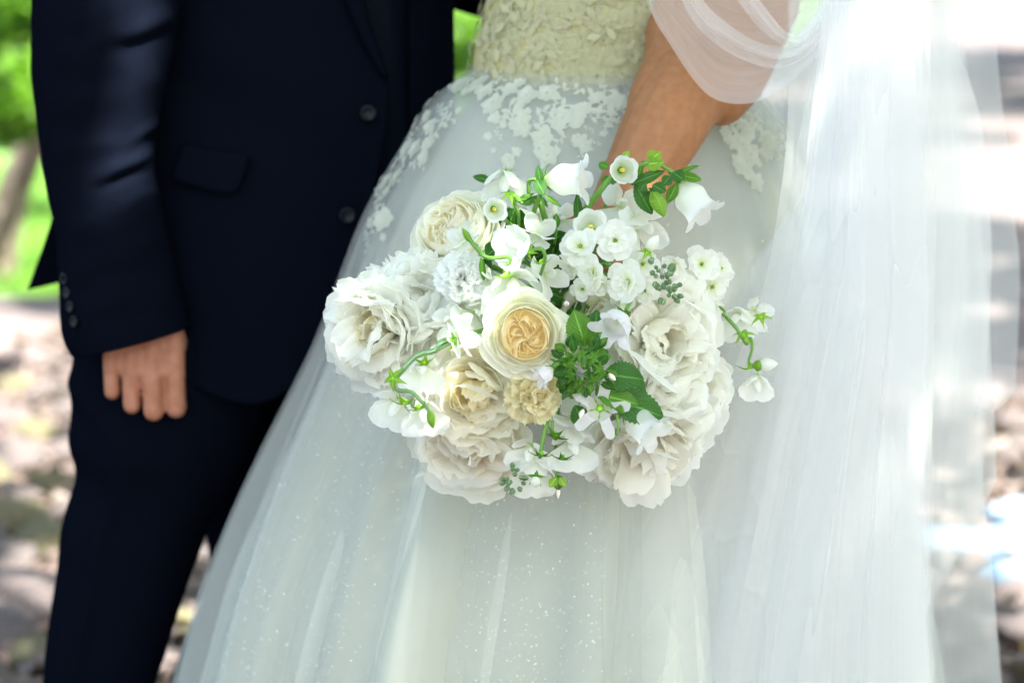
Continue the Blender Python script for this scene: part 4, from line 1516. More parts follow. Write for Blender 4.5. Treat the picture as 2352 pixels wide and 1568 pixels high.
def rose(label, u, v, Y, rpx, face, heart="rose_heart", seed=0, roll=0.0, hr=.60):
    """cupped many-petalled rose: wrapped outer petals, heart of folded sheets in quarters"""
    p = at(u, v, Y)
    Rm = rpx * mpp(Y)
    g = random.Random(seed)
    f = Vector(face).normalized()
    root = empty("garden_rose", face_matrix(p - f * Rm * .75, face, roll))
    label_flower(root, label, "rose")

    def wrap(rb, zt, flare, span, sd):
        """petal wrapped round the bloom like a bowl wall"""
        V, UV = [], []
        nx, ny = 19, 13
        for j in range(ny):
            t = j / (ny - 1)
            for i in range(nx):
                s = i / (nx - 1) * 2 - 1
                tt = t * (1 - .26 * abs(s) ** 2.2 + .06 * nz(s * 2.2, sd))
                rr = rb * math.sin(min(1.0, .08 + tt * 1.0) * PI * .60) ** .8
                lip = smooth((tt - .62) / .38)
                rr = rr + flare * lip ** 1.5 * rb * (.8 + .9 * nz(s * 1.8, sd, 2)) + .03 * rb * nz(s * 2.5, t * 2, sd) * tt
                zz = zt * (tt ** .95) - .16 * zt * lip ** 2 * max(0, flare) * 3 + .04 * nz(s * 2.1, sd, 5) * tt
                ph = s * span / 2 * (.55 + .45 * smooth(t * 2.2))
                V.append((rr * math.cos(ph) * Rm, rr * math.sin(ph) * Rm, zz * Rm))
                UV.append((i / (nx - 1), t))
        return mesh("petal", V, grid_faces(nx, ny), MATS["rose_outer"], UV)
    for (n, rb, zt, fl, sp, a0) in [(4, .98, .62, .24, 2.0, 0), (5, .93, .76, .17, 1.9, .6), (5, .86, .86, .12, 1.8, .2), (5, .78, .93, .08, 1.7, .9), (5, .70, .97, .05, 1.6, .4), (5, .63, .98, .03, 1.5, 1.3)]:
        vs = [wrap(rb * (1 + .02 * q), zt, fl, sp, seed + q * 5 + n * rb * 3) for q in range(3)]
        for i in range(n):
            M = Matrix.Rotation(a0 + 2 * PI * i / n + g.gauss(0, .12), 4, 'Z') @ Matrix.Rotation(g.gauss(0, .06), 4, 'X') @ Matrix.Rotation(g.gauss(0, .06), 4, 'Y')
            link("petal", vs[i % 3], root, M)
    # quartered heart: folded sheets standing upright in uneven sectors that swirl round an off-centre eye
    hm = MATS[heart]
    nq = 4
    cuts = [2 * PI * q / nq + g.uniform(-.35, .35) for q in range(nq)]
    ex, ey = .10 * math.cos(seed), .10 * math.sin(seed)
    V = [(0, 0, (.72) * Rm)] + [(hr * 1.05 * Rm * math.cos(2 * PI * i / 16), hr * 1.05 * Rm * math.sin(2 * PI * i / 16), .76 * Rm) for i in range(16)]
    link("petal", mesh("petal", V, [(0, 1 + i, 1 + (i + 1) % 16) for i in range(16)], hm, [(.5, .1)] * 17), root)
    for q in range(nq):
        a_0, a_1 = cuts[q], cuts[(q + 1) % nq] + (2 * PI if q == nq - 1 else 0)
        mid, half0 = (a_0 + a_1) / 2, (a_1 - a_0) / 2
        for lv in range(5):
            V, UV = [], []
            nx, ny = 35, 8
            half = half0 * (1.04 - .22 * lv)
            out = hr * (1.04 - .13 * lv + g.gauss(0, .03))
            inn = hr * (.02 + .09 * lv)
            sw = g.gauss(0, .10)
            tl = g.uniform(-.05, .20)
            for j in range(ny):
                t = j / (ny - 1)
                for i in range(nx):
                    a_ = i / (nx - 1) * 2 - 1
                    e = max(0.0, (abs(a_) - .34) / .66)
                    rr = out + (inn - out) * smooth(e) ** .9
                    ph = math.copysign(half * min(1.0, abs(a_) / .42) ** .8, a_) * (1 - .10 * e)
                    w1, w2 = nz(a_ * 2.0 + lv * 1.7, q * 2.3, seed), nz(a_ * 2.6 + lv, q * 1.9, seed + 9)
                    ph = mid + ph + sw + 1.15 * (rr / hr - .5) + .40 * w1
                    rr = max(.012, rr * (1 + .24 * w2))
                    hgt = .90 - .10 * (1 - rr / hr) + .07 * nz(a_ * 2 + q, lv, seed + 3)
                    # the free upper part leans so that its face shows
                    lx = tl * smooth((t - .3) / .7) * hr
                    x_ = rr * math.cos(ph) + ex * (1 - rr / hr) - lx * math.cos(mid) + .05 * w1 * t
                    y_ = rr * math.sin(ph) + ey * (1 - rr / hr) - lx * math.sin(mid) + .05 * w2 * t
                    V.append((x_ * Rm, y_ * Rm, (.70 + (hgt + .05 - .70) * t) * Rm))
                    UV.append((i / (nx - 1), t))
            link("petal", mesh("petal", V, grid_faces(nx, ny), hm, UV), root, Matrix.Rotation(g.gauss(0, .03), 4, 'Y'))
    add_stem(root, p - f * Rm * .75, face, .003)
    return root


def carnation(label, u, v, Y, rpx, face, mat="carnation", seed=0):
    p = at(u, v, Y)
    Rm = rpx * mpp(Y)
    g = random.Random(seed)
    f = Vector(face).normalized()
    root = empty("carnation", face_matrix(p - f * Rm * .7, face, 0))
    label_flower(root, label, "carnation")
    pm = PM("cn", 6, mat, FLARE, W=.44, cup=.10, ruf=.26, rf=2.8, jag=.12, jf=9, tip=.10, claw=.15, nx=21, ny=10)
    for (n, tl, s, z0) in [(9, .75, .98, 0), (10, .45, 1.0, .0), (10, .15, 1.0, .02), (9, -.15, .98, .03), (7, -.4, .96, .03)]:
        ring(root, pm, n, Rm * .04, z0 * Rm, tl, Rm * s, g, g.uniform(0, 2), jt=.2, js=.08)
    add_stem(root, p - f * Rm * .7, face, .0024)
    return root


def sepal_star(n, L_, W_, back=.5, mat="leaf_lime", seed=0):
    a = Acc()
    for k_ in range(n):
        V, UV = [], []
        for j in range(6):
            t = j / 5
            for i in range(3):
                s = i - 1
                wd = W_ * (1 - t) ** .7 * (.6 + .6 * math.sin(PI * min(1, t + .25)))
                V.append((L_ * t * math.cos(back * t), s * wd * .5, -L_ * math.sin(back * t) * t + .15 * W_ * abs(s)))
                UV.append((i / 2, t))
        a.add(V, grid_faces(3, 6), UV, Matrix.Rotation(2 * PI * k_ / n + .2 * nz(k_, seed), 4, 'Z') @ Matrix.Translation((W_ * .25, 0, 0)))
    # little green cup
    prof = [(0, -W_ * .9), (W_ * .35, -W_ * .7), (W_ * .55, -W_ * .2), (W_ * .5, W_ * .15)]
    V = [(r * math.cos(2 * PI * i / 10), r * math.sin(2 * PI * i / 10), z) for r, z in prof for i in range(10)]
    a.add(V, grid_faces(10, 4, True))
    return a.mesh("calyx", MATS[mat])


CALYX = [sepal_star(5, 1.0, .38, .5, "leaf_lime"), sepal_star(5, 1.0, .42, .3, "leaf_mid"), sepal_star(5, 1.2, .30, .2, "leaf_dark")]


def bell_mesh(seed, mat, flare=.35, lobes=5, lob=.16, length=1.0, dent=.04):
    """fused bell corolla along +z, mouth at the top, unit mouth radius about .5"""
    V, UV = [], []
    n, m = 50, 16
    for j in range(m):
        t = j / (m - 1)
        for i in range(n):
            th = 2 * PI * i / n
            lb = abs(math.cos(th * lobes / 2 + seed)) ** .7         # 1 at lobe tips, 0 in the clefts
            tt = t * (1 - lob * (1 - lb) * 1.4)
            r = .10 + .36 * smooth(tt * 2.3) ** .8 - .05 * ridge(tt - .62, .2)
            lip = smooth((tt - .74) / .26)
            r += flare * lip * lip * (.55 + .45 * lb)
            z = length * (tt - .20 * lip * lip * lb * flare * 2)
            r *= 1 + dent * nz(math.cos(th) * 1.6, math.sin(th) * 1.6, t * 2 + seed) + .025 * math.cos(th * lobes + 2 * seed) * (1 - t) + .02 * math.sin(th * 13 + seed) * lip
            V.append((r * math.cos(th), r * math.sin(th), z))
            UV.append((i / n, t))
    return mesh("corolla", V, grid_faces(n, m, True), MATS[mat], UV)


BELLS = [bell_mesh(.4, "bell", .26, 5, .2), bell_mesh(1.7, "bell", .22, 5, .18), bell_mesh(2.9, "bell_lilac", .25, 5, .26, 1.0, .07), bell_mesh(3.7, "bell_lilac", .6, 5, .4, .7, .06), bell_mesh(5.1, "bell", .07, 5, .10, 1.0, .06)]


def stamen_mesh():
    a = Acc()
    for k_ in range(6):
        t = 2 * PI * k_ / 6
        V, F, UV = tube_data([(0, 0, 0), (.05 * math.cos(t), .05 * math.sin(t), .35), (.08 * math.cos(t), .08 * math.sin(t), .5)], [.02, .03, .045], 6)
        a.add(V, F, UV)
    V, F, UV = tube_data([(0, 0, 0), (0, 0, .6), (0, 0, .68)], [.035, .03, .06], 6)
    a.add(V, F, UV)
    return a.mesh("stamen", MATS["stamen_yellow"])


STAM = stamen_mesh()


def add_leaf_mesh(L_=1.0, W_=.35, serr=0.06, nserr=9, bend=.3, foldv=.18, seed=0, mat="leaf_mid", shape=.5, wave=.03):
    V, UV = [], []
    ny, nx = 2 * nserr + 1, 7
    for j in range(ny):
        t = j / (ny - 1)
        base = math.sin(PI * t ** (shape * 1.3 + .25)) ** .8 if 0 < t < 1 else 0.0
        wd = W_ * max(.012, base) * (1 + (serr / W_ * .5 if j % 2 else -serr / W_ * .4) * (1 if 0 < t < .96 else 0))
        for i in range(nx):
            s = i / (nx - 1) * 2 - 1
            a_ = bend * t
            x = L_ * t - .12 * bend * t * t
            z = -L_ * bend * t * t * .5 + foldv * abs(s) * wd + wave * math.sin(t * 9 + s * 2 + seed) * abs(s) + .008 * math.cos(s * 3) * 0
            V.append((x + (wd * .15 * abs(s)), s * wd, z))
            UV.append((i / (nx - 1), t))
    return mesh("leaf", V, grid_faces(nx, ny), MATS[mat], UV)


LEAF = {}
for mt in ("leaf_dark", "leaf_mid", "leaf_lime"):
    LEAF[mt] = [add_leaf_mesh(1, .22, .02, 9, .35, .2, 1, mt), add_leaf_mesh(1, .30, .035, 10, .25, .16, 2, mt, .45), add_leaf_mesh(1, .13, .012, 9, .4, .25, 3, mt), add_leaf_mesh(1, .36, .05, 12, .3, .12, 4, mt, .42)]


def leaf_at(root, u0, v0, Y0, u1, v1, Y1, kind=0, mat="leaf_mid", widen=1.0, nrm=(0, -1, .25), name="leaf"):
    """leaf from picture place 0 to picture place 1, upper face turned to nrm"""
    a_, b_ = at(u0, v0, Y0), at(u1, v1, Y1)
    x = (b_ - a_)
    L_ = x.length
    x.normalize()
    n_ = Vector(nrm)
    y = n_.cross(x).normalized()
    z = x.cross(y)
    M = Matrix(((x.x, y.x, z.x, a_.x), (x.y, y.y, z.y, a_.y), (x.z, y.z, z.z, a_.z), (0, 0, 0, 1))) @ Matrix.Diagonal((L_, L_ * widen, L_, 1))
    return link(name, LEAF[mat][kind], root, root.matrix_basis.inverted() @ M)


def tube_px(root, pts, r, mat="stem_green", name="stem", n=24, taper=.7):
    q = spline([at(*p) for p in pts], n)
    V, F, UV = tube_data(q, [r * (1 - (1 - taper) * i / (n - 1)) for i in range(n)], 8)
    inv = root.matrix_basis.inverted()
    return link(name, mesh(name, [inv @ Vector(x) for x in V], F, MATS[mat], UV), root)


def bell(label, u, v, Y, rpx, axis, kind=0, calyx=1, lpx=None, stam=True, stem=True, seed=0, stem_to=None, cscale=1.0):
    """u, v: middle of the bell; axis: direction of the mouth"""
    c = at(u, v, Y)
    s = rpx * mpp(Y) / .72
    f = Vector(axis).normalized()
    ln = (lpx or rpx * 1.5) * mpp(Y)
    root = empty("bellflower", face_matrix(c - f * ln * .5, axis, seed * 1.3))
    label_flower(root, label, "bellflower")
    link("corolla", BELLS[kind], root, Matrix.Diagonal((s, s, ln, 1)))
    if stam: link("stamen", STAM, root, Matrix.Translation((0, 0, ln * .05)) @ Matrix.Diagonal((s * .75, s * .75, ln * .9, 1)))
    if calyx is not None: link("calyx", CALYX[calyx], root, Matrix.Translation((0, 0, ln * .04)) @ Matrix.Rotation(PI, 4, 'X') @ Matrix.Rotation(seed, 4, 'Z') @ Matrix.Diagonal((s * .42 * cscale, s * .42 * cscale, s * .42 * cscale, 1)))
    if stem: add_stem(root, c - f * ln * .52, axis, .0018)
    if stem_to:
        b0 = c - f * ln * .5
        tube = spline([b0, b0 - f * ln * .3, at(*stem_to)], 12)
        V, F, UV = tube_data(tube, .0019, 8)
        inv = root.matrix_basis.inverted()
        link("stem", mesh("stem", [inv @ Vector(x) for x in V], F, MATS["stem_green"], UV), root)
    return root


SP_BAN = [petal("petal", "sweet_pea", OPEN, .78, cup=.10, ruf=.16, rf=2.6, jag=.06, jf=4, tip=.30, notch=.14, claw=.12, nx=19, ny=12, seed=i * 2.3 + .4, fold=-.12) for i in range(4)]
SP_WING = [petal("petal", "sweet_pea", CUP, .36, cup=.35, ruf=.12, rf=2.2, jag=.05, jf=4, tip=.35, claw=.12, nx=11, ny=10, seed=i * 1.9 + .8) for i in range(3)]
SP_KEEL = petal("blossom", "sweet_pea", INC, .22, cup=.9, ruf=.02, tip=.4, claw=.3, nx=9, ny=9, seed=3)


def pea_blossom(root, u, v, Y, spx, axis, roll=0.0, seed=0, sep=0):
    """one butterfly-shaped blossom: keel with two wings, big ruffled banner and green calyx; axis points out of the throat"""
    g = random.Random(seed)
    s = spx * mpp(Y)
    f = Vector(axis).normalized()
    M = root.matrix_basis.inverted() @ face_matrix(at(u, v, Y) - f * s * .45, axis, roll)
    keel = link("blossom", SP_KEEL, root, M @ Matrix.Diagonal((s * .8, s * .8, s * .8, 1)))
    k8 = 1 / .8
    S = Matrix.Diagonal((k8, k8, k8, 1))
    # banner stands up behind (local -x side up), wings to both sides
    link("petal", SP_BAN[g.randrange(4)], keel, S @ Matrix.Rotation(PI, 4, 'Z') @ Matrix.Rotation(R(-38) + g.gauss(0, .15), 4, 'Y') @ Matrix.Diagonal((1.0, 1.0, 1.0, 1)))
    link("petal", SP_BAN[g.randrange(4)], keel, S @ Matrix.Rotation(PI + g.gauss(0, .25), 4, 'Z') @ Matrix.Rotation(R(-15) + g.gauss(0, .15), 4, 'Y') @ Matrix.Diagonal((.82, .85, .82, 1)))
    for sg in (-1, 1):
        link("petal", SP_WING[g.randrange(3)], keel, S @ Matrix.Rotation(sg * (.75 + g.uniform(0, .3)), 4, 'Z') @ Matrix.Rotation(R(22) + g.gauss(0, .15), 4, 'Y') @ Matrix.Diagonal((.85, .9, .85, 1)))
    link("calyx", CALYX[sep], keel, S @ Matrix.Translation((0, 0, -.02)) @ Matrix.Rotation(g.uniform(0, 6), 4, 'Z') @ Matrix.Diagonal((.26, .26, .26, 1)))
    return keel


def calyx_at(root, u, v, Y, spx, axis, kind=0, seed=0):
    s = spx * mpp(Y)
    return link("calyx", CALYX[kind], root, root.matrix_basis.inverted() @ face_matrix(at(u, v, Y), axis, seed) @ Matrix.Diagonal((s, s, s, 1)))


def bud_mesh(mat, seed=0):
    V, UV = [], []
    for j in range(9):
        t = j / 8
        r = .5 * math.sin(PI * (t * .93 + .05)) ** .75 * (1 - .25 * t)
        for i in range(12):
            th = 2 * PI * i / 12
            rr = r * (1 + .10 * math.cos(th * 5 + t * 2 + seed))
            V.append((rr * math.cos(th), rr * math.sin(th), t * 1.3))
            UV.append((i / 12, t))
    return mesh("bud", V, grid_faces(12, 9, True) + [tuple(range(12))[::-1]], MATS[mat], UV)


BUD = {m_: bud_mesh(m_) for m_ in ("bud_sage", "leaf_lime", "sweet_pea", "bud_pink", "leaf_mid", "stock", "bell_lilac")}


def bud_at(root, u, v, Y, spx, axis, mat, name="bud", ln=1.0):
    s = spx * mpp(Y)
    return link(name, BUD[mat], root, root.matrix_basis.inverted() @ face_matrix(at(u, v, Y), axis, u) @ Matrix.Diagonal((s, s, s * ln, 1)))


def pea_root(label, u, v, Y):
    root = empty("sweet_pea", Matrix.Translation(at(u, v, Y)))
    return label_flower(root, label, "sweet pea")


ST_P = [petal("petal", "stock", OPEN, .50, cup=.12, ruf=.12, rf=2.6, jag=.07, jf=4, tip=.30, claw=.16, nx=11, ny=9, seed=i * 1.7) for i in range(4)]
ST_I = [petal("petal", "stock", FLARE, .30, cup=.35, ruf=.14, rf=3.0, jag=.12, jf=5, tip=.3, claw=.2, nx=9, ny=8, seed=i * 2.1 + 5) for i in range(4)]
ST_C = bud_mesh("leaf_lime", 2)


def stock_floret(root, u, v, Y, rpx, axis, seed=0, single=False):
    g = random.Random(seed)
    s = rpx * mpp(Y)
    f = Vector(axis).normalized()
    M = root.matrix_basis.inverted() @ face_matrix(at(u, v, Y) - f * s * .25, axis, g.uniform(0, 6))
    c = link("floret", ST_C, root, M @ Matrix.Diagonal((s * .2, s * .2, s * .22, 1)))
    S = Matrix.Diagonal((5, 5, 1 / .22, 1))
    for i in range(5):
        link("petal", ST_P[g.randrange(4)], c, S @ Matrix.Rotation(2 * PI * i / 5 + g.gauss(0, .12), 4, 'Z') @ Matrix.Rotation(g.gauss(.05, .18), 4, 'Y') @ Matrix.Diagonal((.95, .95, .95, 1)))
    for i in range(5):
        link("petal", ST_P[g.randrange(4)], c, S @ Matrix.Rotation(2 * PI * (i + .5) / 5 + g.gauss(0, .12), 4, 'Z') @ Matrix.Rotation(-.35 + g.gauss(0, .15), 4, 'Y') @ Matrix.Diagonal((.72, .72, .72, 1)))
    if not single:
        for i in range(6):
            link("petal", ST_I[g.randrange(4)], c, S @ Matrix.Rotation(2 * PI * i / 6 + g.gauss(0, .2), 4, 'Z') @ Matrix.Translation((.06, 0, 0)) @ Matrix.Rotation(g.gauss(0, .2), 4, 'Y') @ Matrix.Diagonal((.5, .5, .5, 1)))
    return c


# ------------------------------------------------------------------ the bouquet, flower by flower
# big blooms
peony("big white peony with cream heart at the far left of the bouquet", 864, 762, -.055, 118, (-.62, -1, -.10), seed=3, roll=.4, nh=26, wild=5, loose=12)
peony("shaggy white peony with upright strap petals above the left peony", 965, 692, -.045, 118, (-.25, -.9, .55), seed=8, wild=9, loose=10, heart="peony_white", nh=12)
peony("cream peony with broad cupped petals left of the carnation", 1092, 900, -.085, 122, (-.15, -1, -.15), "peony_cream", "peony_cream", "peony_cream_heart", seed=12, openness=-.2)
peony("blush pink peony with peach heart at the bottom left of the bouquet", 1080, 1008, -.050, 122, (-.35, -.9, -.45), "peony_blush", "peony_blush", "peony_blush", seed=15, loose=9)
peony("pale ivory peony filling the right side of the bouquet", 1520, 780, -.050, 128, (.35, -1, .15), "peony_white", "peony_white", "peony_cream", seed=21, loose=10)
peony("white peony at the lower right edge, fullest of the right-hand peonies", 1552, 925, -.035, 128, (.5, -.9, -.2), seed=25, heart="peony_cream", loose=12)
peony("pale cream peony at the bottom right under the white bell", 1475, 1022, -.050, 126, (.15, -.9, -.6), "peony_white", "peony_blush_pale", "peony_blush_pale", seed=28, loose=10)
peony("ivory peony half hidden between the white stock and the centre rose", 1385, 735, -.015, 88, (.1, -1, .2), "peony_cream", "peony_cream", "peony_cream_heart", seed=33)
rose("centre garden rose with apricot heart of quartered petals", 1206, 768, -.130, 91, (-.02, -1, .02), seed=4, roll=.5)
rose("pale cream garden rose tilted up at the upper left of the bouquet", 1038, 522, -.030, 104, (-.42, -.62, .62), heart="rose_pale_heart", seed=9, roll=1.1)
carnation("cream carnation with crinkled petals below the centre rose", 1222, 912, -.115, 66, (-.05, -1, -.1), seed=6)
carnation("small white ruffled carnation between the pale rose and the shaggy peony", 1060, 635, -.085, 62, (-.1, -1, .35), mat="sweet_pea", seed=16)

# bellflowers
bell("white bell lying sideways with its mouth to the right, top of the bouquet", 1303, 412, -.045, 60, (.93, -.30, .05), 0, 1, 112, False, False, 1, (1215, 445, -.03))
bell("small white bell facing forward with yellow stamens beside the bare forearm", 1430, 391, -.050, 46, (.12, -1, .10), 4, 1, 58, True, True, 2)
bell("white bell hanging down to the right at the top right corner", 1592, 462, -.035, 62, (.50, -.30, -.62), 1, 1, 112, False, False, 3, (1555, 398, -.03), 1.2)
bell("small white bell with yellow stamens in front of the pale tilted rose", 1136, 481, -.095, 40, (.12, -1, .02), 4, 1, 50, True, True, 4)
bell("white bell with yellow stamens half hidden behind the white stock", 1357, 522, -.065, 54, (-.05, -.85, .35), 4, 1, 58, True, True, 5)
bell("lilac-white cup-shaped bell right of the dark green leaves", 1415, 745, -.130, 58, (-.40, -.70, -.45), 2, 1, 80, False, True, 6)
bell("lilac-white star-shaped bell left of the lower white bell", 1378, 938, -.135, 50, (-.05, -1, .15), 3, 0, 36, False, True, 7)
bell("white bell lying sideways near the bottom right under the serrated leaves", 1474, 976, -.120, 60, (.62, -.50, -.50), 0, 1, 112, False, True, 8)
bell("tiny lilac-white half-open bell touching the lower edge of the centre rose", 1250, 860, -.155, 32, (-.70, -.45, -.45), 2, 1, 54, False, False, 9, (1300, 850, -.12))

# stock: white double florets along one spike
stock = empty("stock", Matrix.Translation(at(1400, 600, -.05)))
label_flower(stock, "white double stock with crowded ruffled florets right of the centre", "stock")
fl = [(1412, 548, -.10, 52, (.05, -1, .15)), (1330, 562, -.085, 42, (-.35, -.9, .2)), (1432, 648, -.105, 46, (.1, -1, -.1)), (1352, 622, -.095, 40, (-.2, -1, -.1)), (1478, 610, -.085, 38, (.5, -.9, .1)),
      (1300, 612, -.07, 36, (-.6, -.8, 0)), (1382, 668, -.095, 36, (0, -1, -.4)), (1330, 668, -.08, 34, (-.4, -.9, -.4)), (1478, 668, -.085, 34, (.4, -.9, -.3)), (1550, 610, -.05, 34, (.6, -.7, .3)), (1440, 700, -.07, 36, (.2, -.9, -.5))]
gj = random.Random(3)
for i, (u, v, Y, r, ax) in enumerate(fl):
    jit = .12 if i == 0 else .55
    stock_floret(stock, u + gj.gauss(0, 4), v + gj.gauss(0, 4), Y, r * gj.uniform(.82, 1.18), (ax[0] + gj.gauss(0, jit), ax[1], ax[2] + gj.gauss(0, jit)), 40 + i, i % 3 == 1)
bud_at(stock, 1488, 575, -.10, 30, (.5, -.3, .8), "stock", ln=1.1)
calyx_at(stock, 1486, 580, -.10, 26, (.4, -.5, .8), 0)
g = random.Random(5)
for i in range(34):
    c_ = (1515, 622) if i < 18 else (1532, 668)
    a_, rr = g.uniform(0, 6.3), math.sqrt(g.random())
    bud_at(stock, c_[0] + math.cos(a_) * rr * 26, c_[1] + math.sin(a_) * rr * 30, -.105 - .012 * (1 - rr), g.uniform(11, 17), (math.cos(a_) * rr, -.9, -math.sin(a_) * rr), "bud_sage")
add_stem(stock, at(1400, 610, -.07), (.05, -1, 0), .003)

stock2 = empty("stock", Matrix.Translation(at(1620, 650, -.02)))
label_flower(stock2, "soft white stock spray standing out at the right edge of the bouquet", "stock")
for i, (u, v, Y, r, ax) in enumerate([(1615, 605, -.03, 46, (.3, -.9, .3)), (1640, 660, -.025, 44, (.5, -.8, -.1)), (1590, 660, -.03, 42, (.1, -1, 0)), (1628, 712, -.02, 38, (.4, -.8, -.4)), (1660, 615, -.01, 36, (.7, -.6, .3))]):
    stock_floret(stock2, u, v, Y, r, ax, 60 + i, True)
leaf_at(stock2, 1562, 706, -.045, 1598, 690, -.05, 2, "leaf_mid")
leaf_at(stock2, 1650, 702, -.03, 1668, 718, -.035, 2, "leaf_mid")
add_stem(stock2, at(1610, 650, -.02), (.5, -.8, 0), .0025)

# sweet peas
s = pea_root("white sweet pea with two round petals at the top left, leaf beside it", 1160, 420, -.03)
pea_blossom(s, 1160, 425, -.035, 75, (-.1, -.6, -.75), PI / 2, 2, 0)
calyx_at(s, 1172, 448, -.05, 30, (.1, -.5, .8), 0, 1)
leaf_at(s, 1128, 415, -.03, 1085, 404, -.03, 0, "leaf_dark")
leaf_at(s, 1150, 520, -.03, 1160, 470, -.04, 0, "leaf_dark")
leaf_at(s, 1160, 545, -.02, 1185, 470, -.03, 1, "leaf_dark")
tube_px(s, [(1172, 448, -.05), (1190, 490, -.04), (1195, 560, -.02), (1230, 640, .0)], .0020)
tube_px(s, [(1180, 455, -.04), (1215, 468, -.04), (1248, 440, -.04)], .0022)

s = pea_root("bright sunlit white sweet pea with curling green stem, middle of the upper half", 1185, 575, -.10)
pea_blossom(s, 1185, 562, -.115, 73, (-.75, -.6, .15), .6, 5, 0)
pea_blossom(s, 1235, 525, -.06, 58, (.1, -.8, .5), 1.2, 6, 0)
tube_px(s, [(1075, 545, -.11), (1095, 570, -.115), (1120, 592, -.12), (1165, 590, -.12), (1172, 600, -.12), (1160, 612, -.12), (1158, 628, -.12)], .0022)
calyx_at(s, 1162, 636, -.125, 32, (.25, -.35, -.9), 0, .5)
bud_at(s, 1082, 556, -.11, 17, (-.5, 0, .8), "leaf_lime", ln=1.7)
tube_px(s, [(1200, 585, -.115), (1240, 570, -.11), (1252, 590, -.11), (1245, 620, -.10), (1225, 680, -.05)], .0019)
calyx_at(s, 1243, 604, -.115, 26, (.1, -.4, -.9), 0, 1.5)
calyx_at(s, 1216, 578, -.12, 28, (-.8, -.4, .1), 0, 2.5)
leaf_at(s, 1115, 590, -.06, 1150, 560, -.08, 1, "leaf_dark")
leaf_at(s, 1105, 590, -.1, 1112, 650, -.1, 2, "leaf_mid")

s = pea_root("broad translucent white sweet pea just above the centre rose", 1180, 665, -.10)
pea_blossom(s, 1180, 668, -.110, 95, (.05, -.75, -.65), PI / 2, 11, 0)
pea_blossom(s, 1262, 628, -.085, 70, (.3, -.8, .1), .4, 12, 0)
pea_blossom(s, 1105, 650, -.09, 58, (-.4, -.8, -.2), 1.9, 13, 0)
add_stem(s, at(1180, 660, -.08), (0, -1, .1), .0018)

s = pea_root("white sweet pea in front of the pale tilted rose", 1060, 545, -.09)
pea_blossom(s, 1058, 545, -.095, 56, (-.3, -.8, .4), 2.2, 21, 0)
add_stem(s, at(1070, 555, -.08), (-.2, -1, .2), .0018)

s = pea_root("pale green-white sweet pea behind the upper bells", 1450, 490, -.02)
pea_blossom(s, 1430, 470, -.02, 80, (.1, -.9, .2), 1.4, 22, 0)
pea_blossom(s, 1482, 525, -.025, 90, (.3, -.9, -.2), .3, 23, 0)
add_stem(s, at(1450, 500, 0), (.2, -1, .2), .002)

s = pea_root("pale sweet pea deep between the stems below the sideways bell", 1240, 490, .0)
pea_blossom(s, 1235, 490, -.005, 63, (-.1, -.9, .1), 1.0, 26, 0)
pea_blossom(s, 1295, 505, .0, 56, (.1, -.9, .1), 2.0, 27, 0)
bud_at(s, 1277, 525, -.03, 20, (0, -.2, 1), "leaf_mid", ln=1.4)
bud_at(s, 1275, 500, -.03, 16, (0, -.2, 1), "stock", ln=1.7)
tube_px(s, [(1277, 528, -.03), (1274, 560, -.02), (1262, 620, .0)], .0018)
add_stem(s, at(1240, 500, 0), (-.1, -1, .2), .002)

s = pea_root("sunlit white sweet pea on a winding green stem over the left peonies", 1000, 830, -.13)
pea_blossom(s, 1068, 768, -.145, 65, (.55, -.75, .1), .3, 31, 0)
pea_blossom(s, 968, 850, -.125, 70, (.1, -.9, -.3), 1.6, 32, 0)
pea_blossom(s, 905, 940, -.105, 70, (-.35, -.75, -.6), 1.2, 33, 0)
pea_blossom(s, 975, 955, -.125, 73, (.05, -.85, -.5), 1.7, 34, 0)
tube_px(s, [(1035, 778, -.145), (1010, 788, -.15), (1000, 805, -.15), (960, 815, -.15), (925, 850, -.15), (905, 875, -.15), (912, 895, -.15), (945, 900, -.15), (975, 930, -.15), (988, 948, -.15)], .0030, "stem_sage", taper=.5)
tube_px(s, [(1000, 806, -.15), (1020, 795, -.15), (1040, 785, -.15)], .0018, "stem_sage")
calyx_at(s, 1042, 782, -.15, 30, (.8, -.5, .2), 0, .3)
calyx_at(s, 903, 868, -.155, 36, (-.5, -.8, .3), 0, 1.0)
calyx_at(s, 975, 832, -.15, 30, (.2, -.7, -.7), 0, 1.6)
calyx_at(s, 930, 925, -.15, 36, (.1, -.5, -.9), 0, 2.1)
calyx_at(s, 962, 938, -.15, 34, (.3, -.4, -.9), 0, 2.7)
bud_at(s, 985, 942, -.15, 22, (.25, -.1, -1), "leaf_lime", ln=1.5)
add_stem(s, at(1035, 778, -.14), (-.3, -1, .1), .0022)

s = pea_root("white sweet pea hanging on a thin green stem at the bottom of the bouquet", 1250, 1030, -.08)
pea_blossom(s, 1215, 1045, -.10, 68, (-.2, -.8, -.55), 1.2, 41, 0)
pea_blossom(s, 1225, 1095, -.10, 73, (.05, -.7, -.75), 1.5, 42, 0)
tube_px(s, [(1262, 950, -.10), (1252, 985, -.11), (1245, 1020, -.115), (1240, 1052, -.115)], .0023)
calyx_at(s, 1243, 1045, -.118, 30, (-.1, -.4, -.9), 1, .6)
bud_at(s, 1230, 1112, -.125, 26, (.0, -.8, .55), "stock", ln=1.1)
calyx_at(s, 1231, 1096, -.125, 24, (.0, -.7, .7), 1, .2)
for i in range(15):
    a_, rr = g.uniform(0, 6.3), math.sqrt(g.random())
    bud_at(s, 1180 + math.cos(a_) * rr * 20, 1098 + math.sin(a_) * rr * 26, -.105 - .01 * (1 - rr), g.uniform(11, 16), (math.cos(a_) * rr, -.9, -math.sin(a_) * rr), "bud_sage")
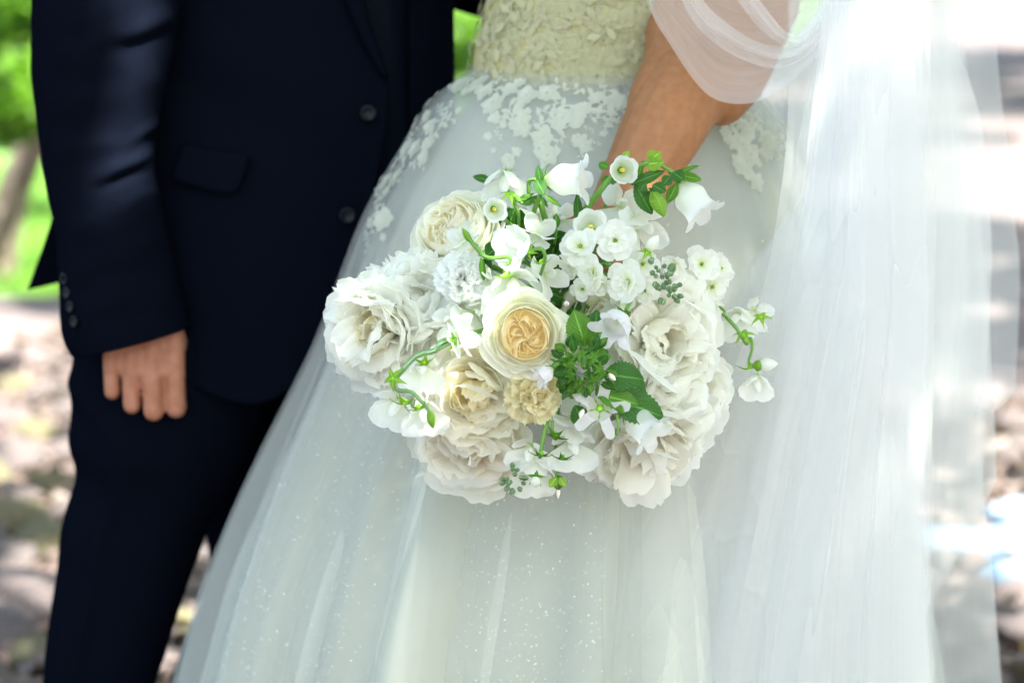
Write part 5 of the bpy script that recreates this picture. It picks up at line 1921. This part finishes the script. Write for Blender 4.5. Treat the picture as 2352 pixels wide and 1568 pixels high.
leaf_at(s, 1205, 1075, -.10, 1165, 1065, -.10, 1, "leaf_dark")
add_stem(s, at(1262, 955, -.09), (0, -1, -.3), .002)

s = pea_root("ruffled white sweet pea right of the bottom green stem", 1315, 1005, -.09)
pea_blossom(s, 1318, 960, -.10, 68, (.1, -.9, .2), 1.1, 44, 0)
pea_blossom(s, 1318, 1030, -.095, 78, (.15, -.85, -.45), 1.5, 45, 0)
calyx_at(s, 1275, 1000, -.115, 30, (-.3, -.6, -.6), 1, .6)
calyx_at(s, 1292, 1052, -.11, 28, (-.1, -.5, -.9), 1, 1.6)
tube_px(s, [(1268, 965, -.11), (1270, 990, -.112), (1285, 1005, -.112)], .0016)
add_stem(s, at(1318, 1000, -.08), (.05, -1, -.3), .002)

s = pea_root("white sweet pea hanging far out at the right on a curved stem", 1715, 745, .0)
pea_blossom(s, 1690, 735, .0, 63, (-.2, -.8, -.35), 1.7, 51, 0)
pea_blossom(s, 1745, 715, .005, 53, (.4, -.8, .0), 1.0, 52, 0)
pea_blossom(s, 1740, 885, -.005, 56, (.1, -.6, -.8), 1.5, 53, 0)
calyx_at(s, 1708, 768, -.02, 32, (-.2, -.5, .8), 0, .4)
calyx_at(s, 1748, 728, -.015, 30, (-.2, -.5, .8), 0, 1.4)
tube_px(s, [(1640, 700, .0), (1690, 752, -.02), (1714, 790, -.02), (1724, 775, -.02), (1728, 800, -.02), (1720, 832, -.02), (1735, 842, -.02)], .0018)
bud_at(s, 1730, 840, -.02, 30, (.95, -.2, .12), "leaf_lime", ln=.6)
bud_at(s, 1738, 839, -.018, 34, (.95, -.2, .12), "sweet_pea", ln=1.1)
calyx_at(s, 1722, 845, -.025, 30, (.2, -.4, -.8), 0, .9)
add_stem(s, at(1640, 700, .0), (.8, -.6, -.1), .0018)

s = pea_root("small white sweet pea tucked between the centre rose and the shaggy peony", 1085, 715, -.09)
pea_blossom(s, 1092, 722, -.085, 68, (.1, -.9, .0), .8, 61, 0)
pea_blossom(s, 1030, 735, -.09, 56, (-.2, -.9, -.1), 2.0, 62, 0)
add_stem(s, at(1090, 720, -.07), (0, -1, .1), .0018)

# leafy bellflower tips
def foliage(label, u, v, Y):
    root = empty("leafy_sprig", Matrix.Translation(at(u, v, Y)))
    return tag(root, label, "foliage", "greenery of the bouquet")


s = foliage("dark green serrated leaves and curly buds right of the centre rose", 1345, 840, -.13)
leaf_at(s, 1345, 795, -.125, 1318, 712, -.13, 3, "leaf_mid", 1.0)
leaf_at(s, 1372, 815, -.12, 1385, 735, -.12, 3, "leaf_mid", 1.1, (.3, -1, .1))
leaf_at(s, 1360, 800, -.10, 1372, 710, -.10, 1, "leaf_dark", 1.0)
leaf_at(s, 1385, 860, -.13, 1482, 868, -.135, 3, "leaf_dark", 1.0, (.2, -1, .4))
leaf_at(s, 1400, 850, -.12, 1490, 905, -.12, 3, "leaf_dark", 1.0, (.2, -1, .5))
leaf_at(s, 1400, 915, -.125, 1532, 952, -.125, 3, "leaf_dark", .85, (.1, -1, .55))
leaf_at(s, 1370, 905, -.13, 1470, 925, -.135, 1, "leaf_mid", .9, (.1, -1, .5))
leaf_at(s, 1320, 850, -.13, 1285, 905, -.13, 1, "leaf_dark", 1.0)
leaf_at(s, 1330, 875, -.13, 1310, 918, -.13, 1, "leaf_mid", 1.3)
leaf_at(s, 1320, 930, -.12, 1345, 985, -.12, 1, "leaf_dark", 1.2)
g = random.Random(31)
for i in range(74):
    a_, rr = g.uniform(0, 6.3), math.sqrt(g.random())
    u, v = 1340 + math.cos(a_) * rr * 58, 842 + math.sin(a_) * rr * 56
    Yq = -.150 + .02 * rr * rr + g.uniform(-.006, .006)
    L_ = g.uniform(22, 40)
    b_ = a_ + g.gauss(0, .7)
    leaf_at(s, u, v, Yq, u + math.cos(b_) * L_, v + math.sin(b_) * L_, Yq - .008 * (1 - rr) + g.uniform(-.006, .004), g.choice([0, 2, 2, 1]), g.choice(["leaf_dark", "leaf_mid", "leaf_mid", "leaf_dark"]), g.uniform(.8, 1.5), (g.gauss(0, .5), -1, .4 + g.gauss(0, .4)))
for i in range(7):
    a_ = i * .9
    u, v = 1342 + math.cos(a_) * 34, 846 + math.sin(a_) * 32
    calyx_at(s, u, v, -.160, 22, (math.cos(a_), -1.0, -math.sin(a_)), 1, a_)
for (u, v, ax) in [(1398, 858, (.6, -.6, -.5)), (1340, 940, (-.3, -.6, -.6)), (1300, 698, (.1, -1, .2))]:
    bud_at(s, u, v, -.145, 14, ax, "bud_pink", ln=1.4)
add_stem(s, at(1345, 845, -.12), (.1, -1, 0), .003)

s = foliage("leafy green tips and a lime bud in front of the bare forearm", 1500, 400, -.04)
tube_px(s, [(1345, 480, -.03), (1385, 430, -.045), (1405, 405, -.045)], .0034)
tube_px(s, [(1405, 420, -.03), (1460, 385, -.04), (1500, 372, -.04), (1535, 390, -.04), (1562, 405, -.04)], .0024)
leaf_at(s, 1448, 425, -.045, 1528, 390, -.05, 2, "leaf_dark", 1.2)
leaf_at(s, 1458, 422, -.045, 1500, 494, -.05, 1, "leaf_dark", .8)
leaf_at(s, 1462, 420, -.04, 1478, 368, -.045, 2, "leaf_mid", 1.0)
leaf_at(s, 1490, 372, -.04, 1515, 350, -.05, 3, "leaf_lime", 1.2)
leaf_at(s, 1480, 378, -.04, 1524, 372, -.05, 1, "leaf_lime", 1.2)
leaf_at(s, 1425, 378, -.04, 1445, 345, -.04, 0, "leaf_lime", 1.2)
leaf_at(s, 1398, 385, -.035, 1372, 375, -.03, 1, "leaf_mid", 1.2)
leaf_at(s, 1380, 420, -.035, 1408, 408, -.03, 1, "leaf_mid", 1.2)
leaf_at(s, 1556, 420, -.04, 1532, 468, -.045, 0, "leaf_mid", 1.1)
leaf_at(s, 1560, 402, -.04, 1612, 412, -.05, 0, "leaf_mid", .9)
leaf_at(s, 1548, 400, -.035, 1608, 378, -.04, 2, "leaf_mid", .7)
leaf_at(s, 1545, 396, -.045, 1570, 412, -.055, 1, "leaf_dark", 1.5)
leaf_at(s, 1540, 405, -.045, 1522, 425, -.05, 1, "leaf_dark", 1.5)
leaf_at(s, 1498, 425, -.05, 1530, 440, -.055, 1, "leaf_dark", 1.4)
leaf_at(s, 1482, 420, -.05, 1470, 440, -.055, 1, "leaf_dark", 1.4)
bud_at(s, 1498, 440, -.05, 40, (.42, -.35, -.85), "leaf_lime", ln=1.25)
calyx_at(s, 1500, 436, -.048, 26, (-.4, -.3, .8), 2, .4)
leaf_at(s, 1330, 520, -.03, 1326, 448, -.045, 2, "leaf_dark", 1.0)
add_stem(s, at(1345, 480, -.03), (.1, -.7, .7), .003)

s = foliage("thin leaves and green buds round the base of the sideways bell", 1245, 430, -.05)
leaf_at(s, 1242, 425, -.05, 1235, 378, -.05, 0, "leaf_dark", .9)
leaf_at(s, 1232, 412, -.05, 1250, 446, -.06, 3, "leaf_dark", 1.0)
leaf_at(s, 1250, 448, -.055, 1290, 474, -.06, 2, "leaf_mid", 1.0)
leaf_at(s, 1240, 448, -.055, 1260, 478, -.055, 2, "leaf_dark", 1.0)
leaf_at(s, 1228, 445, -.05, 1190, 455, -.05, 2, "leaf_mid", 1.0)
leaf_at(s, 1235, 450, -.05, 1196, 472, -.05, 2, "leaf_dark", 1.0)
tube_px(s, [(1165, 440, -.035), (1200, 458, -.04), (1240, 450, -.05)], .0024)
tube_px(s, [(1240, 450, -.05), (1225, 500, -.03), (1235, 580, .0)], .0026)
for (u0, v0, u1, v1, kd) in [(1170, 560, 1200, 490, 1), (1200, 545, 1225, 505, 1), (1230, 560, 1195, 520, 0), (1250, 560, 1290, 540, 0), (1260, 600, 1290, 560, 1), (1220, 600, 1260, 575, 1), (1310, 600, 1300, 540, 1), (1265, 590, 1240, 548, 1), (1300, 640, 1265, 600, 3), (1240, 655, 1285, 690, 3), (1130, 690, 1105, 740, 3), (1095, 640, 1120, 600, 1), (1295, 690, 1325, 720, 1)]:
    leaf_at(s, u0, v0, .0, u1, v1, -.03, kd, "leaf_dark", 1.1, (g.gauss(0, .3), -1, g.gauss(.2, .3)))
add_stem(s, at(1240, 450, -.045), (-.1, -.7, .7), .003)

s = foliage("single green seed bud with pale tip hanging lowest at the bottom", 1281, 1110, -.09)
bud_at(s, 1281, 1092, -.09, 34, (.05, -.1, -1), "leaf_mid", ln=.75)
bud_at(s, 1282, 1118, -.09, 11, (.0, -.1, -1), "bud_pink", ln=1.9)
leaf_at(s, 1278, 1096, -.095, 1262, 1118, -.10, 1, "leaf_lime", 1.2)
leaf_at(s, 1285, 1096, -.095, 1299, 1116, -.10, 1, "leaf_lime", 1.2)
tube_px(s, [(1275, 1050, -.06), (1279, 1075, -.085), (1281, 1096, -.09)], .0018)
add_stem(s, at(1275, 1050, -.06), (0, -.6, -.8), .0018)

s = foliage("curling green tendril and lime buds beside the star-shaped bell", 1420, 970, -.125)
tube_px(s, [(1415, 945, -.13), (1420, 975, -.135), (1418, 995, -.135), (1410, 1008, -.135)], .0016, taper=.4)
bud_at(s, 1385, 955, -.125, 22, (.1, -.4, -.9), "leaf_lime", ln=1.3)
leaf_at(s, 1402, 920, -.12, 1440, 935, -.13, 1, "leaf_dark", 1.2)
leaf_at(s, 1345, 950, -.11, 1320, 985, -.11, 1, "leaf_mid", 1.1)
bud_at(s, 1418, 930, -.13, 26, (.3, -.6, -.4), "leaf_mid", ln=.9)
add_stem(s, at(1415, 945, -.12), (.1, -1, -.2), .0018)
